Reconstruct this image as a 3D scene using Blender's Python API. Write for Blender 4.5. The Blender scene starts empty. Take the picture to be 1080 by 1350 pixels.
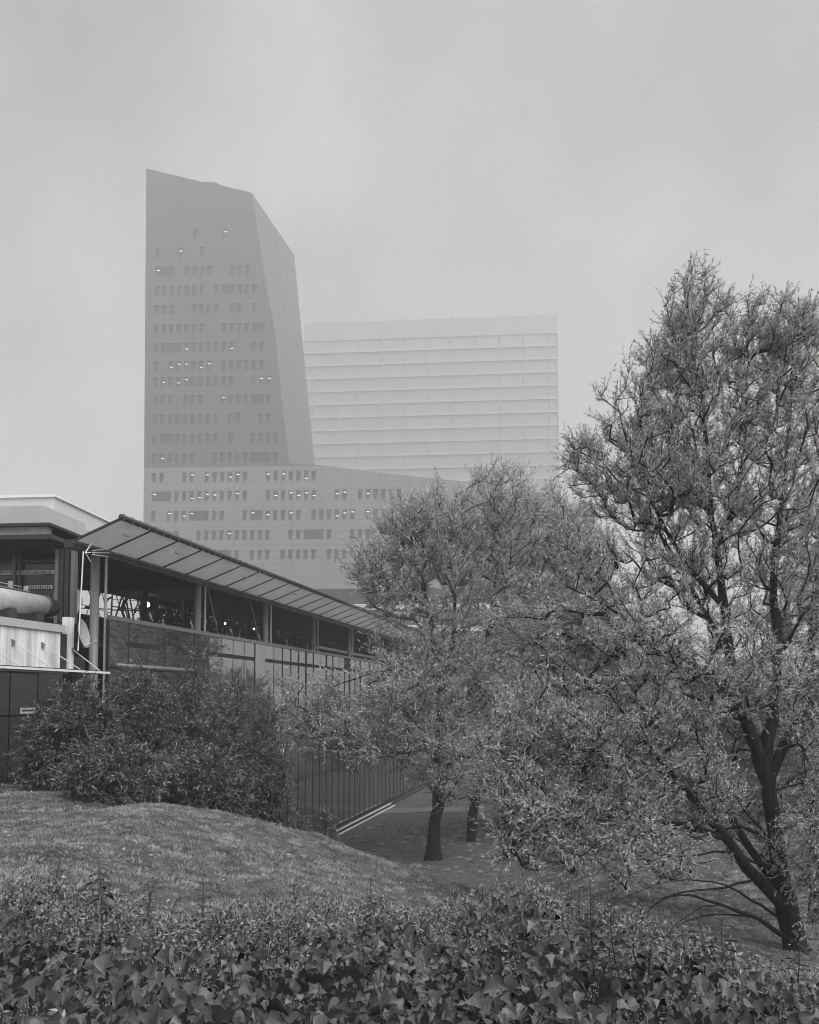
import bpy, math, random
import numpy as np
from mathutils import Vector, Matrix
from mathutils.geometry import tessellate_polygon
random.seed(7); rng = np.random.default_rng(7)
sc = bpy.context.scene
# ---------------------------------------------------------------- camera, sky, sun, exposure
H = 7.2                      # eye height above the lawn in the hollow
F = 1080.0                   # focal length in photograph pixels
PITCH = math.radians(3.0)
HOR = 922.0
PY0 = HOR - F*math.tan(PITCH)
cd = bpy.data.cameras.new('camera'); cam = bpy.data.objects.new('camera', cd)
sc.collection.objects.link(cam); sc.camera = cam
cam.location = (0, 0, H); cam.rotation_euler = (math.pi/2+PITCH, 0, 0)
cd.sensor_fit = 'VERTICAL'; cd.sensor_height = 24.0; cd.lens = 24.0*F/1350
cd.shift_y = (PY0-675)/1350.0
cd.clip_start = 0.05; cd.clip_end = 6000

SUN_EL, SUN_AZ = math.radians(52), math.radians(138)   # azimuth clockwise from +Y
w = bpy.data.worlds.new("World"); sc.world = w; w.use_nodes = True
nt = w.node_tree; nt.nodes.clear()
sky = nt.nodes.new('ShaderNodeTexSky'); sky.sky_type = 'NISHITA'; sky.sun_disc = False
sky.sun_elevation = SUN_EL; sky.sun_rotation = SUN_AZ; sky.air_density = 1.0; sky.dust_density = 6.0
bw = nt.nodes.new('ShaderNodeRGBToBW'); nt.links.new(sky.outputs[0], bw.inputs[0])
mx = nt.nodes.new('ShaderNodeMix'); mx.data_type = 'FLOAT'; mx.inputs[0].default_value = 0.64
nt.links.new(bw.outputs[0], mx.inputs[2]); mx.inputs[3].default_value = 5.5
bg = nt.nodes.new('ShaderNodeBackground'); bg.inputs[1].default_value = 0.10
tcw = nt.nodes.new('ShaderNodeTexCoord'); nzw = nt.nodes.new('ShaderNodeTexNoise'); nzw.inputs['Scale'].default_value = 2.4; nzw.inputs['Detail'].default_value = 4
nt.links.new(tcw.outputs['Generated'], nzw.inputs['Vector'])
mrw = nt.nodes.new('ShaderNodeMapRange'); mrw.inputs[1].default_value = .3; mrw.inputs[2].default_value = .7; mrw.inputs[3].default_value = .5; mrw.inputs[4].default_value = 1.5
nt.links.new(nzw.outputs[0], mrw.inputs[0])
mlw = nt.nodes.new('ShaderNodeMath'); mlw.operation = 'MULTIPLY'; nt.links.new(mx.outputs[0], mlw.inputs[0]); nt.links.new(mrw.outputs[0], mlw.inputs[1])
nt.links.new(mlw.outputs[0], bg.inputs[0])
wo = nt.nodes.new('ShaderNodeOutputWorld'); nt.links.new(bg.outputs[0], wo.inputs[0])
ld = bpy.data.lights.new('sun', 'SUN'); ld.energy = 4.4; ld.angle = math.radians(50); ld.color = (1, 1, 1)
sun = bpy.data.objects.new('sun', ld); sc.collection.objects.link(sun)
sdir = Vector((math.sin(SUN_AZ)*math.cos(SUN_EL), math.cos(SUN_AZ)*math.cos(SUN_EL), math.sin(SUN_EL)))
sun.rotation_euler = sdir.to_track_quat('Z', 'Y').to_euler(); sun.location = (0, 0, 60)
sc.view_settings.view_transform = 'Standard'; sc.view_settings.look = 'None'
sc.view_settings.exposure = 0.0; sc.view_settings.gamma = 1; sc.view_settings.use_curve_mapping = False
sc.render.engine = 'CYCLES'
cy = sc.cycles
cy.max_bounces = 6; cy.diffuse_bounces = 3; cy.glossy_bounces = 3; cy.transmission_bounces = 3
cy.volume_bounces = 3; cy.transparent_max_bounces = 8
cy.use_denoising = True; cy.denoiser = 'OPENIMAGEDENOISE'; cy.denoising_input_passes = 'RGB_ALBEDO_NORMAL'
cy.use_adaptive_sampling = False; cy.filter_width = 1.0
HAZE_DENSITY = 0.0018

# ---------------------------------------------------------------- helpers
cp, sp = math.cos(PITCH), math.sin(PITCH)
def ray(px, py):
    x = (px-540)/F; y = -(py-PY0)/F
    return Vector((x, cp - sp*y, sp + cp*y))
def at(px, py, Y):                       # the point of that sight line at forward distance Y (metres)
    r = ray(px, py); return Vector((r.x*Y/r.y, Y, H + r.z*Y/r.y))
def frame(deg, ox, oy):                  # horizontal frame: e to the right, d away
    a = math.radians(deg)
    e = Vector((math.cos(a), -math.sin(a), 0)); d = Vector((math.sin(a), math.cos(a), 0)); o = Vector((ox, oy, 0))
    return e, d, o
def P3(fr, u, s, z):
    e, d, o = fr; return o + e*u + d*s + Vector((0, 0, z))
def hit_s(fr, px, py, s):                # sight line meets the plane at depth s: (u, z)
    e, d, o = fr; r = ray(px, py)
    t = ((o + d*s).dot(d))/r.dot(d); p = r*t
    return (p - o).dot(e), p.z + H
def hit_u(fr, px, py, u):                # sight line meets the side plane at u: (s, z)
    e, d, o = fr; r = ray(px, py)
    t = ((o + e*u).dot(e))/r.dot(e); p = r*t
    return (p - o).dot(d), p.z + H

def link(name, me, m, parent=None, loc=None, rot=None):
    o = bpy.data.objects.new(name, me); sc.collection.objects.link(o)
    if me is not None and m is not None and len(me.materials) == 0: me.materials.append(m)
    if parent is not None: o.parent = parent
    if loc is not None: o.location = loc
    if rot is not None: o.rotation_euler = rot
    return o
def tag(o, label=None, cat=None, group=None, kind=None):
    if label: o['label'] = label
    if cat: o['category'] = cat
    if group: o['group'] = group
    if kind: o['kind'] = kind
    return o
def thing(name, loc, label, cat, group=None):
    o = bpy.data.objects.new(name, None); o.empty_display_size = .3
    sc.collection.objects.link(o); o.location = loc
    return tag(o, label, cat, group)
def mesh_np(name, V, Fc, tint=None, luv=None, smooth=False):
    me = bpy.data.meshes.new(name); V = np.asarray(V, np.float32); Fc = np.asarray(Fc, np.int32)
    k = Fc.shape[1]
    me.vertices.add(len(V)); me.vertices.foreach_set('co', V.ravel())
    me.loops.add(Fc.size); me.loops.foreach_set('vertex_index', Fc.ravel())
    me.polygons.add(len(Fc)); me.polygons.foreach_set('loop_start', np.arange(len(Fc), dtype=np.int32)*k)
    if smooth: me.polygons.foreach_set('use_smooth', np.ones(len(Fc), bool))
    me.update(calc_edges=True)
    if tint is not None:
        a = me.attributes.new('tint', 'FLOAT', 'POINT'); a.data.foreach_set('value', np.asarray(tint, np.float32))
    if luv is not None:
        a = me.attributes.new('leafuv', 'FLOAT_VECTOR', 'POINT'); a.data.foreach_set('vector', np.asarray(luv, np.float32).ravel())
    return me
class MB:
    """collects boxes, tubes and prisms in world coordinates; build() makes ONE mesh relative to its parent."""
    def __init__(s): s.v = []; s.f = []
    def box(s, fr, u0, u1, s0, s1, z0, z1):
        b = len(s.v)
        for z in (z0, z1):
            for (u, q) in ((u0, s0), (u1, s0), (u1, s1), (u0, s1)): s.v.append(P3(fr, u, q, z))
        s.f += [tuple(b+i for i in q) for q in ((0,3,2,1),(4,5,6,7),(0,1,5,4),(1,2,6,5),(2,3,7,6),(3,0,4,7))]
        return s
    def hexa(s, pts):                   # bottom four, top four
        b = len(s.v); s.v += [Vector(p) for p in pts]
        s.f += [tuple(b+i for i in q) for q in ((0,3,2,1),(4,5,6,7),(0,1,5,4),(1,2,6,5),(2,3,7,6),(3,0,4,7))]
        return s
    def tube(s, p0, p1, r0, r1=None, n=8, caps=True):
        r1 = r0 if r1 is None else r1
        p0 = Vector(p0); p1 = Vector(p1); d = (p1-p0).normalized()
        a = d.orthogonal().normalized(); c = d.cross(a); b = len(s.v)
        for p, r in ((p0, r0), (p1, r1)):
            for i in range(n):
                t = 2*math.pi*i/n; s.v.append(p + (a*math.cos(t)+c*math.sin(t))*r)
        for i in range(n): s.f.append((b+i, b+(i+1)%n, b+n+(i+1)%n, b+n+i))
        if caps: s.f.append(tuple(b+i for i in reversed(range(n)))); s.f.append(tuple(b+n+i for i in range(n)))
        return s
    def prism(s, pts, off):             # polygon swept by off
        b = len(s.v); n = len(pts); off = Vector(off)
        s.v += [Vector(p) for p in pts] + [Vector(p)+off for p in pts]
        s.f.append(tuple(range(b, b+n))); s.f.append(tuple(reversed(range(b+n, b+2*n))))
        for i in range(n): s.f.append((b+i, b+n+i, b+n+(i+1)%n, b+(i+1)%n))
        return s
    def mesh(s, name, base=Vector((0,0,0))):
        me = bpy.data.meshes.new(name); me.from_pydata([v-base for v in s.v], [], s.f); me.update(); return me
    def build(s, name, m, parent=None, smooth=False):
        base = Vector(parent.location) if parent is not None and parent.parent is None else Vector((0,0,0))
        if parent is not None and parent.parent is not None:
            q = parent
            while q is not None: base = base + Vector(q.location); q = q.parent
        me = s.mesh(name, base)
        if smooth: me.polygons.foreach_set('use_smooth', [True]*len(me.polygons))
        return link(name, me, m, parent)

def mat(name, g, rough=.7, var=.25, scale=3.0, bump=0.0, bscale=30, spec=.5, metal=0, detail=6, coords='Object', streak=False, ior=None):
    m = bpy.data.materials.new(name); m.use_nodes = True; t = m.node_tree; N = t.nodes; L = t.links
    b = N['Principled BSDF']; b.inputs['Roughness'].default_value = rough; b.inputs['Metallic'].default_value = metal
    b.inputs['Specular IOR Level'].default_value = spec
    if ior: b.inputs['IOR'].default_value = ior
    tc = N.new('ShaderNodeTexCoord'); mp = N.new('ShaderNodeMapping'); L.new(tc.outputs[coords], mp.inputs[0])
    if streak: mp.inputs['Scale'].default_value = (1, 1, .08)
    nz = N.new('ShaderNodeTexNoise'); nz.inputs['Scale'].default_value = scale; nz.inputs['Detail'].default_value = detail
    nz.inputs['Roughness'].default_value = .65
    L.new(mp.outputs[0], nz.inputs['Vector'])
    mr = N.new('ShaderNodeMapRange'); mr.inputs[1].default_value = .3; mr.inputs[2].default_value = .7
    mr.inputs[3].default_value = g*(1-var); mr.inputs[4].default_value = g*(1+var)
    L.new(nz.outputs[0], mr.inputs[0])
    cc = N.new('ShaderNodeCombineColor')
    for i in range(3): L.new(mr.outputs[0], cc.inputs[i])
    L.new(cc.outputs[0], b.inputs['Base Color'])
    if bump:
        n2 = N.new('ShaderNodeTexNoise'); n2.inputs['Scale'].default_value = bscale; n2.inputs['Detail'].default_value = 5
        L.new(tc.outputs[coords], n2.inputs['Vector'])
        bp = N.new('ShaderNodeBump'); bp.inputs['Strength'].default_value = bump; L.new(n2.outputs[0], bp.inputs['Height'])
        L.new(bp.outputs[0], b.inputs['Normal'])
    return m
def leafmat(name, g, rough=.45, trans=.25, lo=.55, hi=1.5, veins=False, spec=.4):
    m = bpy.data.materials.new(name); m.use_nodes = True; t = m.node_tree; N = t.nodes; L = t.links
    b = N['Principled BSDF']; b.inputs['Roughness'].default_value = rough; b.inputs['Specular IOR Level'].default_value = spec
    at_ = N.new('ShaderNodeAttribute'); at_.attribute_name = 'tint'
    mr = N.new('ShaderNodeMapRange'); mr.inputs[3].default_value = g*lo; mr.inputs[4].default_value = g*hi
    L.new(at_.outputs['Fac'], mr.inputs[0]); val = mr.outputs[0]
    if veins:
        oi = N.new('ShaderNodeObjectInfo')
        a2 = N.new('ShaderNodeAttribute'); a2.attribute_name = 'leafuv'
        sx = N.new('ShaderNodeSeparateXYZ'); L.new(a2.outputs['Vector'], sx.inputs[0])
        ab = N.new('ShaderNodeMath'); ab.operation = 'ABSOLUTE'; L.new(sx.outputs[1], ab.inputs[0])
        mid = N.new('ShaderNodeMapRange'); mid.inputs[1].default_value = .0; mid.inputs[2].default_value = .035
        mid.inputs[3].default_value = 1.6; mid.inputs[4].default_value = 1.0; L.new(ab.outputs[0], mid.inputs[0])
        d = N.new('ShaderNodeMath'); d.operation = 'SUBTRACT'; L.new(sx.outputs[0], d.inputs[0]); L.new(ab.outputs[0], d.inputs[1])
        k = N.new('ShaderNodeMath'); k.operation = 'MULTIPLY'; k.inputs[1].default_value = 42; L.new(d.outputs[0], k.inputs[0])
        sn = N.new('ShaderNodeMath'); sn.operation = 'SINE'; L.new(k.outputs[0], sn.inputs[0])
        vs = N.new('ShaderNodeMapRange'); vs.inputs[1].default_value = .75; vs.inputs[2].default_value = 1
        vs.inputs[3].default_value = 1; vs.inputs[4].default_value = 1.3; L.new(sn.outputs[0], vs.inputs[0])
        m1 = N.new('ShaderNodeMath'); m1.operation = 'MULTIPLY'; L.new(mid.outputs[0], m1.inputs[0]); L.new(vs.outputs[0], m1.inputs[1])
        m2 = N.new('ShaderNodeMath'); m2.operation = 'MULTIPLY'; L.new(val, m2.inputs[0]); L.new(m1.outputs[0], m2.inputs[1])
        ri = N.new('ShaderNodeMapRange'); ri.inputs[3].default_value = .75; ri.inputs[4].default_value = 1.3
        L.new(oi.outputs['Random'], ri.inputs[0])
        m3 = N.new('ShaderNodeMath'); m3.operation = 'MULTIPLY'; L.new(m2.outputs[0], m3.inputs[0]); L.new(ri.outputs[0], m3.inputs[1])
        val = m3.outputs[0]
    cc = N.new('ShaderNodeCombineColor')
    for i in range(3): L.new(val, cc.inputs[i])
    L.new(cc.outputs[0], b.inputs['Base Color'])
    tr = N.new('ShaderNodeBsdfTranslucent'); L.new(cc.outputs[0], tr.inputs[0])
    ms = N.new('ShaderNodeMixShader'); ms.inputs[0].default_value = trans
    L.new(b.outputs[0], ms.inputs[1]); L.new(tr.outputs[0], ms.inputs[2])
    L.new(ms.outputs[0], N['Material Output'].inputs[0])
    return m
def emit(name, v, s):
    m = bpy.data.materials.new(name); m.use_nodes = True; N = m.node_tree.nodes
    e = N.new('ShaderNodeEmission'); e.inputs[0].default_value = (v, v, v, 1); e.inputs[1].default_value = s
    m.node_tree.links.new(e.outputs[0], N['Material Output'].inputs[0]); return m

def norm(a): return a/np.maximum(np.linalg.norm(a, axis=-1, keepdims=True), 1e-9)
LANCE_V = np.array([(0,0,0),(.45,.5,.08),(1,0,-.10),(.45,-.5,.08)], float); LANCE_F = np.array([(0,1,2),(0,2,3)])
_h = [(-.02,.24,.08),(.16,.50,.12),(.40,.30,.08),(.62,.22,.0)]
IVY_V = np.array([(0,0,0),(.45,0,-.09),(1.02,0,-.30)] + _h + [(x,-y,z) for x,y,z in _h], float)
IVY_F = np.array([(0,3,4),(0,4,1),(1,4,5),(1,5,6),(1,6,2)] + [(0,8,7),(0,1,8),(1,9,8),(1,10,9),(1,2,10)])[:, ::-1]
_h = [(-.06,.20,.06),(.14,.42,.13),(.42,.38,.11),(.72,.19,-.02)]
HEART_V = np.array([(0,0,0),(.45,0,-.10),(1.06,0,-.32)] + _h + [(x,-y,z) for x,y,z in _h], float)
_h = [(.08,.10,.02),(.3,.24,.05),(.6,.22,.03),(.82,.11,-.04)]
OVAL_V = np.array([(0,0,0),(.5,0,-.02),(1.0,0,-.20)] + _h + [(x,-y,z) for x,y,z in _h], float)
def scatter(TV, TF, P, D, Nn, Ls, Ws, name, tint=None, rel=None, luv=False, smooth=False):
    """a copy of a leaf shape at each point P, along D, facing Nn; one mesh."""
    D = norm(D); S = norm(np.cross(Nn, D)); Nn = np.cross(D, S)
    n, k = len(P), len(TV)
    V = (P[:,None,:] + TV[None,:,0:1]*(D*Ls[:,None])[:,None,:] + TV[None,:,1:2]*(S*Ws[:,None])[:,None,:]
         + TV[None,:,2:3]*(Nn*Ls[:,None])[:,None,:]).reshape(-1,3)
    Fc = (TF[None] + (np.arange(n)*k)[:,None,None]).reshape(-1, TF.shape[1])
    if rel is not None: V = V - np.array(rel)[None]
    if tint is None: tint = rng.random(n)
    return mesh_np(name, V, Fc, np.repeat(tint, k), np.tile(TV, (n,1)) if luv else None, smooth)
def tubes_np(segs):
    """segs: list of (points (k,3), radii (k,), sides). Returns V, F (triangles)."""
    VV, FF, b = [], [], 0
    for pts, rad, n in segs:
        pts = np.asarray(pts); k = len(pts)
        d = norm(np.gradient(pts, axis=0)); ref = np.array([.31,.87,.11]); 
        a = norm(np.cross(d, ref)); c = np.cross(d, a)
        th = np.arange(n)*2*math.pi/n
        ring = pts[:,None,:] + (a[:,None,:]*np.cos(th)[None,:,None] + c[:,None,:]*np.sin(th)[None,:,None])*np.asarray(rad)[:,None,None]
        VV.append(ring.reshape(-1,3))
        i = np.arange(k-1)[:,None]*n; j = np.arange(n)[None]; j2 = (j+1) % n
        A = b+i+j; B = b+i+j2; C = b+i+n+j2; E = b+i+n+j
        FF.append(np.stack([A,B,C], -1).reshape(-1,3)); FF.append(np.stack([A,C,E], -1).reshape(-1,3))
        b += k*n
    return np.concatenate(VV), np.concatenate(FF)

# ---------------------------------------------------------------- materials
M = {}
M['grass_soil'] = mat('grass_soil', .09, .95, .5, 2.2, .7, 14, spec=.1, detail=10)
M['grass'] = leafmat('grass', .34, .7, .3, .12, 1.7, spec=.1)
M['bark'] = mat('bark', .016, .95, .85, 14, 1.0, 18, streak=True, spec=.15)
M['leaf_near'] = leafmat('willow_leaf_near', .48, .5, .38, .2, 1.95, spec=.2)
M['leaf_mid'] = leafmat('willow_leaf_mid', .50, .55, .38, .28, 1.8, spec=.2)
M['leaf_far'] = leafmat('willow_leaf_far', .26, .6, .25, .5, 1.4, spec=.2)
M['leaf_shrub'] = leafmat('shrub_leaf', .08, .3, .12, .15, 2.8, spec=.8)
M['ivy'] = leafmat('ivy_leaf', .036, .40, .06, .2, 3.0, veins=True, spec=.4)
M['shoot'] = leafmat('shoot_leaf', .16, .42, .2, .5, 1.6, veins=True, spec=.45)
M['shoot_dark'] = leafmat('dark_shoot_leaf', .04, .4, .15, .5, 1.6, veins=True, spec=.5)
M['small'] = leafmat('hedge_small_leaf', .17, .5, .2, .15, 2.4, spec=.3)
M['stem'] = mat('stem', .05, .8, .3, 20)
M['hedge_core_shade'] = mat('hedge_core_shade', .008, 1, .4, 8)
M['fallen'] = leafmat('fallen_leaf', .32, .7, .0, .5, 1.4)
M['steel_dark'] = mat('steel_dark', .03, .5, .3, 6)
M['steel'] = mat('steel_grey', .16, .45, .25, 5, streak=True)
M['galv'] = mat('galvanised', .42, .4, .2, 12)
M['white_metal'] = mat('white_metal', .82, .45, .12, 5)
M['canopy'] = mat('canopy_sheet', .36, .6, .22, 1.6, .15, 6, streak=False)
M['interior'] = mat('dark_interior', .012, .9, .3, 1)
M['concrete'] = mat('stained_concrete', .74, .85, .5, 3.2, .25, 25, streak=True)
M['parapet'] = mat('parapet_sheet', .48, .6, .06, 1.2)
M['parapet2'] = mat('parapet_sheet_lighter', .62, .6, .06, 1.2)
M['fascia'] = mat('fascia_metal', .46, .55, .2, 5)
M['dish'] = mat('dish_metal', .36, .5, .2, 6)
M['lamp'] = emit('lamp_light', 1, 14); M['office'] = emit('office_light', 1, 1.6); M['strip'] = mat('pale_louvre', .8, .6, .3, 20)
M['dark_glass'] = mat('dark_glass', .018, .08, .3, 1.5, spec=.6)
def sheetmat(name, g, tr_):
    m = mat(name, g, .6, .12, 1.4, .1, 6); N = m.node_tree.nodes; L = m.node_tree.links
    b = N['Principled BSDF']; t = N.new('ShaderNodeBsdfTranslucent'); L.new(b.inputs['Base Color'].links[0].from_socket, t.inputs[0])
    x = N.new('ShaderNodeMixShader'); x.inputs[0].default_value = tr_; L.new(b.outputs[0], x.inputs[1]); L.new(t.outputs[0], x.inputs[2])
    L.new(x.outputs[0], N['Material Output'].inputs[0]); return m
M['canopy'] = sheetmat('canopy_sheet', .41, .5)

def panelmat(name, g, bw_, bh, lines=.8, var=.05, mo=.22):
    m = mat(name, g, .6, var, .06); t = m.node_tree; N = t.nodes; L = t.links
    b = N['Principled BSDF']; src = b.inputs['Base Color'].links[0].from_socket
    at_ = N.new('ShaderNodeAttribute'); at_.attribute_name = 'leafuv'
    br = N.new('ShaderNodeTexBrick'); br.offset = 0; L.new(at_.outputs['Vector'], br.inputs['Vector'])
    br.inputs['Scale'].default_value = 1; br.inputs['Brick Width'].default_value = bw_; br.inputs['Row Height'].default_value = bh
    br.inputs['Mortar Size'].default_value = mo; br.inputs['Mortar Smooth'].default_value = .2
    br.inputs['Color1'].default_value = (1,1,1,1); br.inputs['Color2'].default_value = (.93,.93,.93,1); br.inputs['Mortar'].default_value = (lines,)*3+(1,)
    mm = N.new('ShaderNodeMix'); mm.data_type = 'RGBA'; mm.blend_type = 'MULTIPLY'; mm.inputs[0].default_value = 1
    L.new(src, mm.inputs[6]); L.new(br.outputs[0], mm.inputs[7]); L.new(mm.outputs[2], b.inputs['Base Color'])
    return m
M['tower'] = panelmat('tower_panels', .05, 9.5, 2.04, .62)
M['tower_low_hazed'] = panelmat('tower_low_hazed_panels', .17, 9.5, 2.04, .66)  # paler copy of the shaft panels; fog brightness low down put into the colour
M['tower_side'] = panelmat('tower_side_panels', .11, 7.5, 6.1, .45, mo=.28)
M['tower_glass'] = mat('tower_glass', .012, .5, .15, .3, spec=.12)
M['slab_wall'] = mat('slab_wall', .25, .7, .1, .05); M['slab_glass'] = mat('slab_glass', .23, .4, .15, .05, spec=.4)
M['slab_sill'] = mat('slab_sill', .29, .6, .05, .3)

def glassmat():
    m = bpy.data.materials.new('curtain_glass'); m.use_nodes = True; N = m.node_tree.nodes; L = m.node_tree.links
    b = N['Principled BSDF']; b.inputs['Base Color'].default_value = (.035,)*3+(1,); b.inputs['Roughness'].default_value = .03
    b.inputs['IOR'].default_value = 2.7; b.inputs['Specular IOR Level'].default_value = .8
    tc = N.new('ShaderNodeTexCoord'); nz = N.new('ShaderNodeTexNoise'); nz.inputs['Scale'].default_value = .55; nz.inputs['Detail'].default_value = 1
    gm = N.new('ShaderNodeNewGeometry'); L.new(gm.outputs['Position'], nz.inputs['Vector'])
    bp = N.new('ShaderNodeBump'); bp.inputs['Strength'].default_value = .12; bp.inputs['Distance'].default_value = .25
    L.new(nz.outputs[0], bp.inputs['Height']); L.new(bp.outputs[0], b.inputs['Normal'])
    n2 = N.new('ShaderNodeTexNoise'); n2.inputs['Scale'].default_value = 1.2; n2.inputs['Detail'].default_value = 8
    mp = N.new('ShaderNodeMapping'); mp.inputs['Scale'].default_value = (1,1,.15); L.new(gm.outputs['Position'], mp.inputs[0]); L.new(mp.outputs[0], n2.inputs['Vector'])
    mr = N.new('ShaderNodeMapRange'); mr.inputs[1].default_value = .35; mr.inputs[2].default_value = .7
    mr.inputs[3].default_value = .02; mr.inputs[4].default_value = .085; L.new(n2.outputs[0], mr.inputs[0])
    cc = N.new('ShaderNodeCombineColor')
    for i in range(3): L.new(mr.outputs[0], cc.inputs[i])
    L.new(cc.outputs[0], b.inputs['Base Color'])
    return m
M['glass'] = glassmat()

# ---------------------------------------------------------------- ground
def sstep(a, b, x):
    t = np.clip((x-a)/(b-a), 0, 1); return t*t*(3-2*t)
MX = [-60,-20,-4.6,-3.2,-1.8,-.55,.55,1.5,4,8,20,60]; MZ = [5.25,5.2,5.15,4.85,4.5,4.03,3.62,3.3,2.75,2.05,1.9,1.5]
def hgt(x, y):
    x = np.asarray(x, float); y = np.asarray(y, float)
    m = np.interp(x, MX, MZ)
    left = 1-sstep(-9, -4.5, x); right = sstep(3, 8, x)
    y0 = 15.5 + 5.5*left + 2.5*right; y1 = 29 + 8*left + 16*right
    h = m*(1-sstep(0, 1, (y-y0)/(y1-y0)))
    h = h + (5.3-h)*(1-sstep(5.5, 10.5, y))*(sstep(-3, 1, x)*.9+.1)
    h += .075*np.sin(x*1.3+y*.5)*np.sin(y*.9-x*.3)*(1-sstep(25, 60, y)) + .035*np.sin(x*3.1+1)*np.sin(y*2.7)*(1-sstep(25,60,y))
    h -= .55*(1-sstep(4.7, 5.5, y))*(1-sstep(5, 9, np.abs(x)))
    return h
def hz(x, y): return float(hgt(x, y))
def axis(lo, hi, fine0, fine1, st):
    a = [fine0]; g = st
    while a[0] > lo: g *= 1.25; a.insert(0, max(lo, a[0]-g))
    b = list(np.arange(fine0, fine1, st))[1:]; a += b; g = st
    while a[-1] < hi: g *= 1.25; a.append(min(hi, a[-1]+g))
    return np.array(a)
xs = axis(-900, 900, -22, 24, .25); ys = axis(-200, 1200, 1, 50, .25)
X, Y = np.meshgrid(xs, ys); Z = hgt(X, Y)
nx, ny = len(xs), len(ys); idx = np.arange(nx*ny).reshape(ny, nx)
Fq = np.stack([idx[:-1,:-1], idx[:-1,1:], idx[1:,1:], idx[1:,:-1]], -1).reshape(-1,4)
g = link('ground', mesh_np('ground', np.stack([X,Y,Z], -1).reshape(-1,3), Fq, smooth=True), M['grass_soil'])
tag(g, kind='structure')

# grass: bladed tufts on the mound, shorter turf in the hollow
def blades(name, n, xr, yr, ln, wd, label, keep=None, clump=.5, q9=30, rad=.05):
    nc = n//q9
    cx = rng.uniform(*xr, nc); cyy = yr[0] + (yr[1]-yr[0])*rng.random(nc)**1.15
    k = np.abs(cx) < cyy*.56+1
    if keep is not None: k &= keep(cx, cyy)
    cx, cyy = cx[k], cyy[k]
    big = (np.sin(cx*1.9+np.sin(cyy*1.4)*1.7)*np.sin(cyy*2.3+np.sin(cx*1.1)*2)*.5+.5)
    cl = np.repeat(np.clip(big*.35+rng.random(len(cx))**1.6*.8,0,1), q9)
    x = np.repeat(cx, q9)+rng.normal(0, rad, len(cx)*q9); y = np.repeat(cyy, q9)+rng.normal(0, rad, len(cx)*q9)
    m = len(x); P = np.stack([x, y, hgt(x, y)-.01], -1)
    lean = np.repeat(rng.normal(0, .7, (len(cx),2)), q9, 0) + rng.normal(0, .35, (m,2)) + np.stack([x-np.repeat(cx,q9), y-np.repeat(cyy,q9)], -1)/rad*.45
    D = norm(np.stack([lean[:,0]+.15, lean[:,1]-.15, np.full(m, 1.0)], -1))
    Nn = norm(rng.normal(0, 1, (m,3))*[1,1,.3]); L_ = ln*(.5+.5*rng.random(m))*(.6+.8*cl)
    W_ = wd*(.7+.6*rng.random(m))*(1+P[:,1]/14)
    o = link(name, scatter(LANCE_V, LANCE_F, P, D, Nn, L_, W_, name, tint=np.clip(rng.random(m)*.45+.7*cl-.06,0,1)), M['grass'])
    return tag(o, label, 'grass', kind='stuff')
blades('mound_grass', 520000, (-13,9), (5.6,19), .075, .0088, 'short tufted grass covering the mound behind the hedge')
blades('hollow_grass', 90000, (-12,26), (18,48), .10, .018, 'low dark turf in the hollow under the trees')
n = 520; x = rng.uniform(-10, 10, n); y = rng.uniform(7, 34, n); k = np.abs(x) < y*.55; x, y = x[k], y[k]
P = np.stack([x, y, hgt(x,y)+.045], -1)
o = link('fallen_leaves', scatter(LANCE_V, LANCE_F, P, norm(rng.normal(0,1,(len(x),3))*[1,1,.2]), norm(np.array([0,0,1])+rng.normal(0,.3,(len(x),3))), np.full(len(x), .07), np.full(len(x), .035), 'fallen_leaves'), M['fallen'])
tag(o, 'pale fallen leaves scattered on the grass', 'fallen leaves', kind='stuff')

blades('far_bank_grass', 90000, (3,16), (16.5,27), .085, .013, 'short pale turf on the bank beyond the big willow trunk')
V = []
for i in range(61):
    xx = -5+i*1.1; yc = 53.5+1.2*math.sin(xx*.12)
    for j in range(4): V.append((xx, yc-1.1+.75*j, hz(xx, yc-1.1+.75*j)+.03))
M['tarmac'] = mat('pale_tarmac', .13, .9, .15, 1.5, .3, 40)
tag(link('far_path', mesh_np('far_path', V, [(i*4+j, (i+1)*4+j, (i+1)*4+j+1, i*4+j+1) for i in range(60) for j in range(3)], smooth=True), M['tarmac']), kind='structure')

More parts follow.
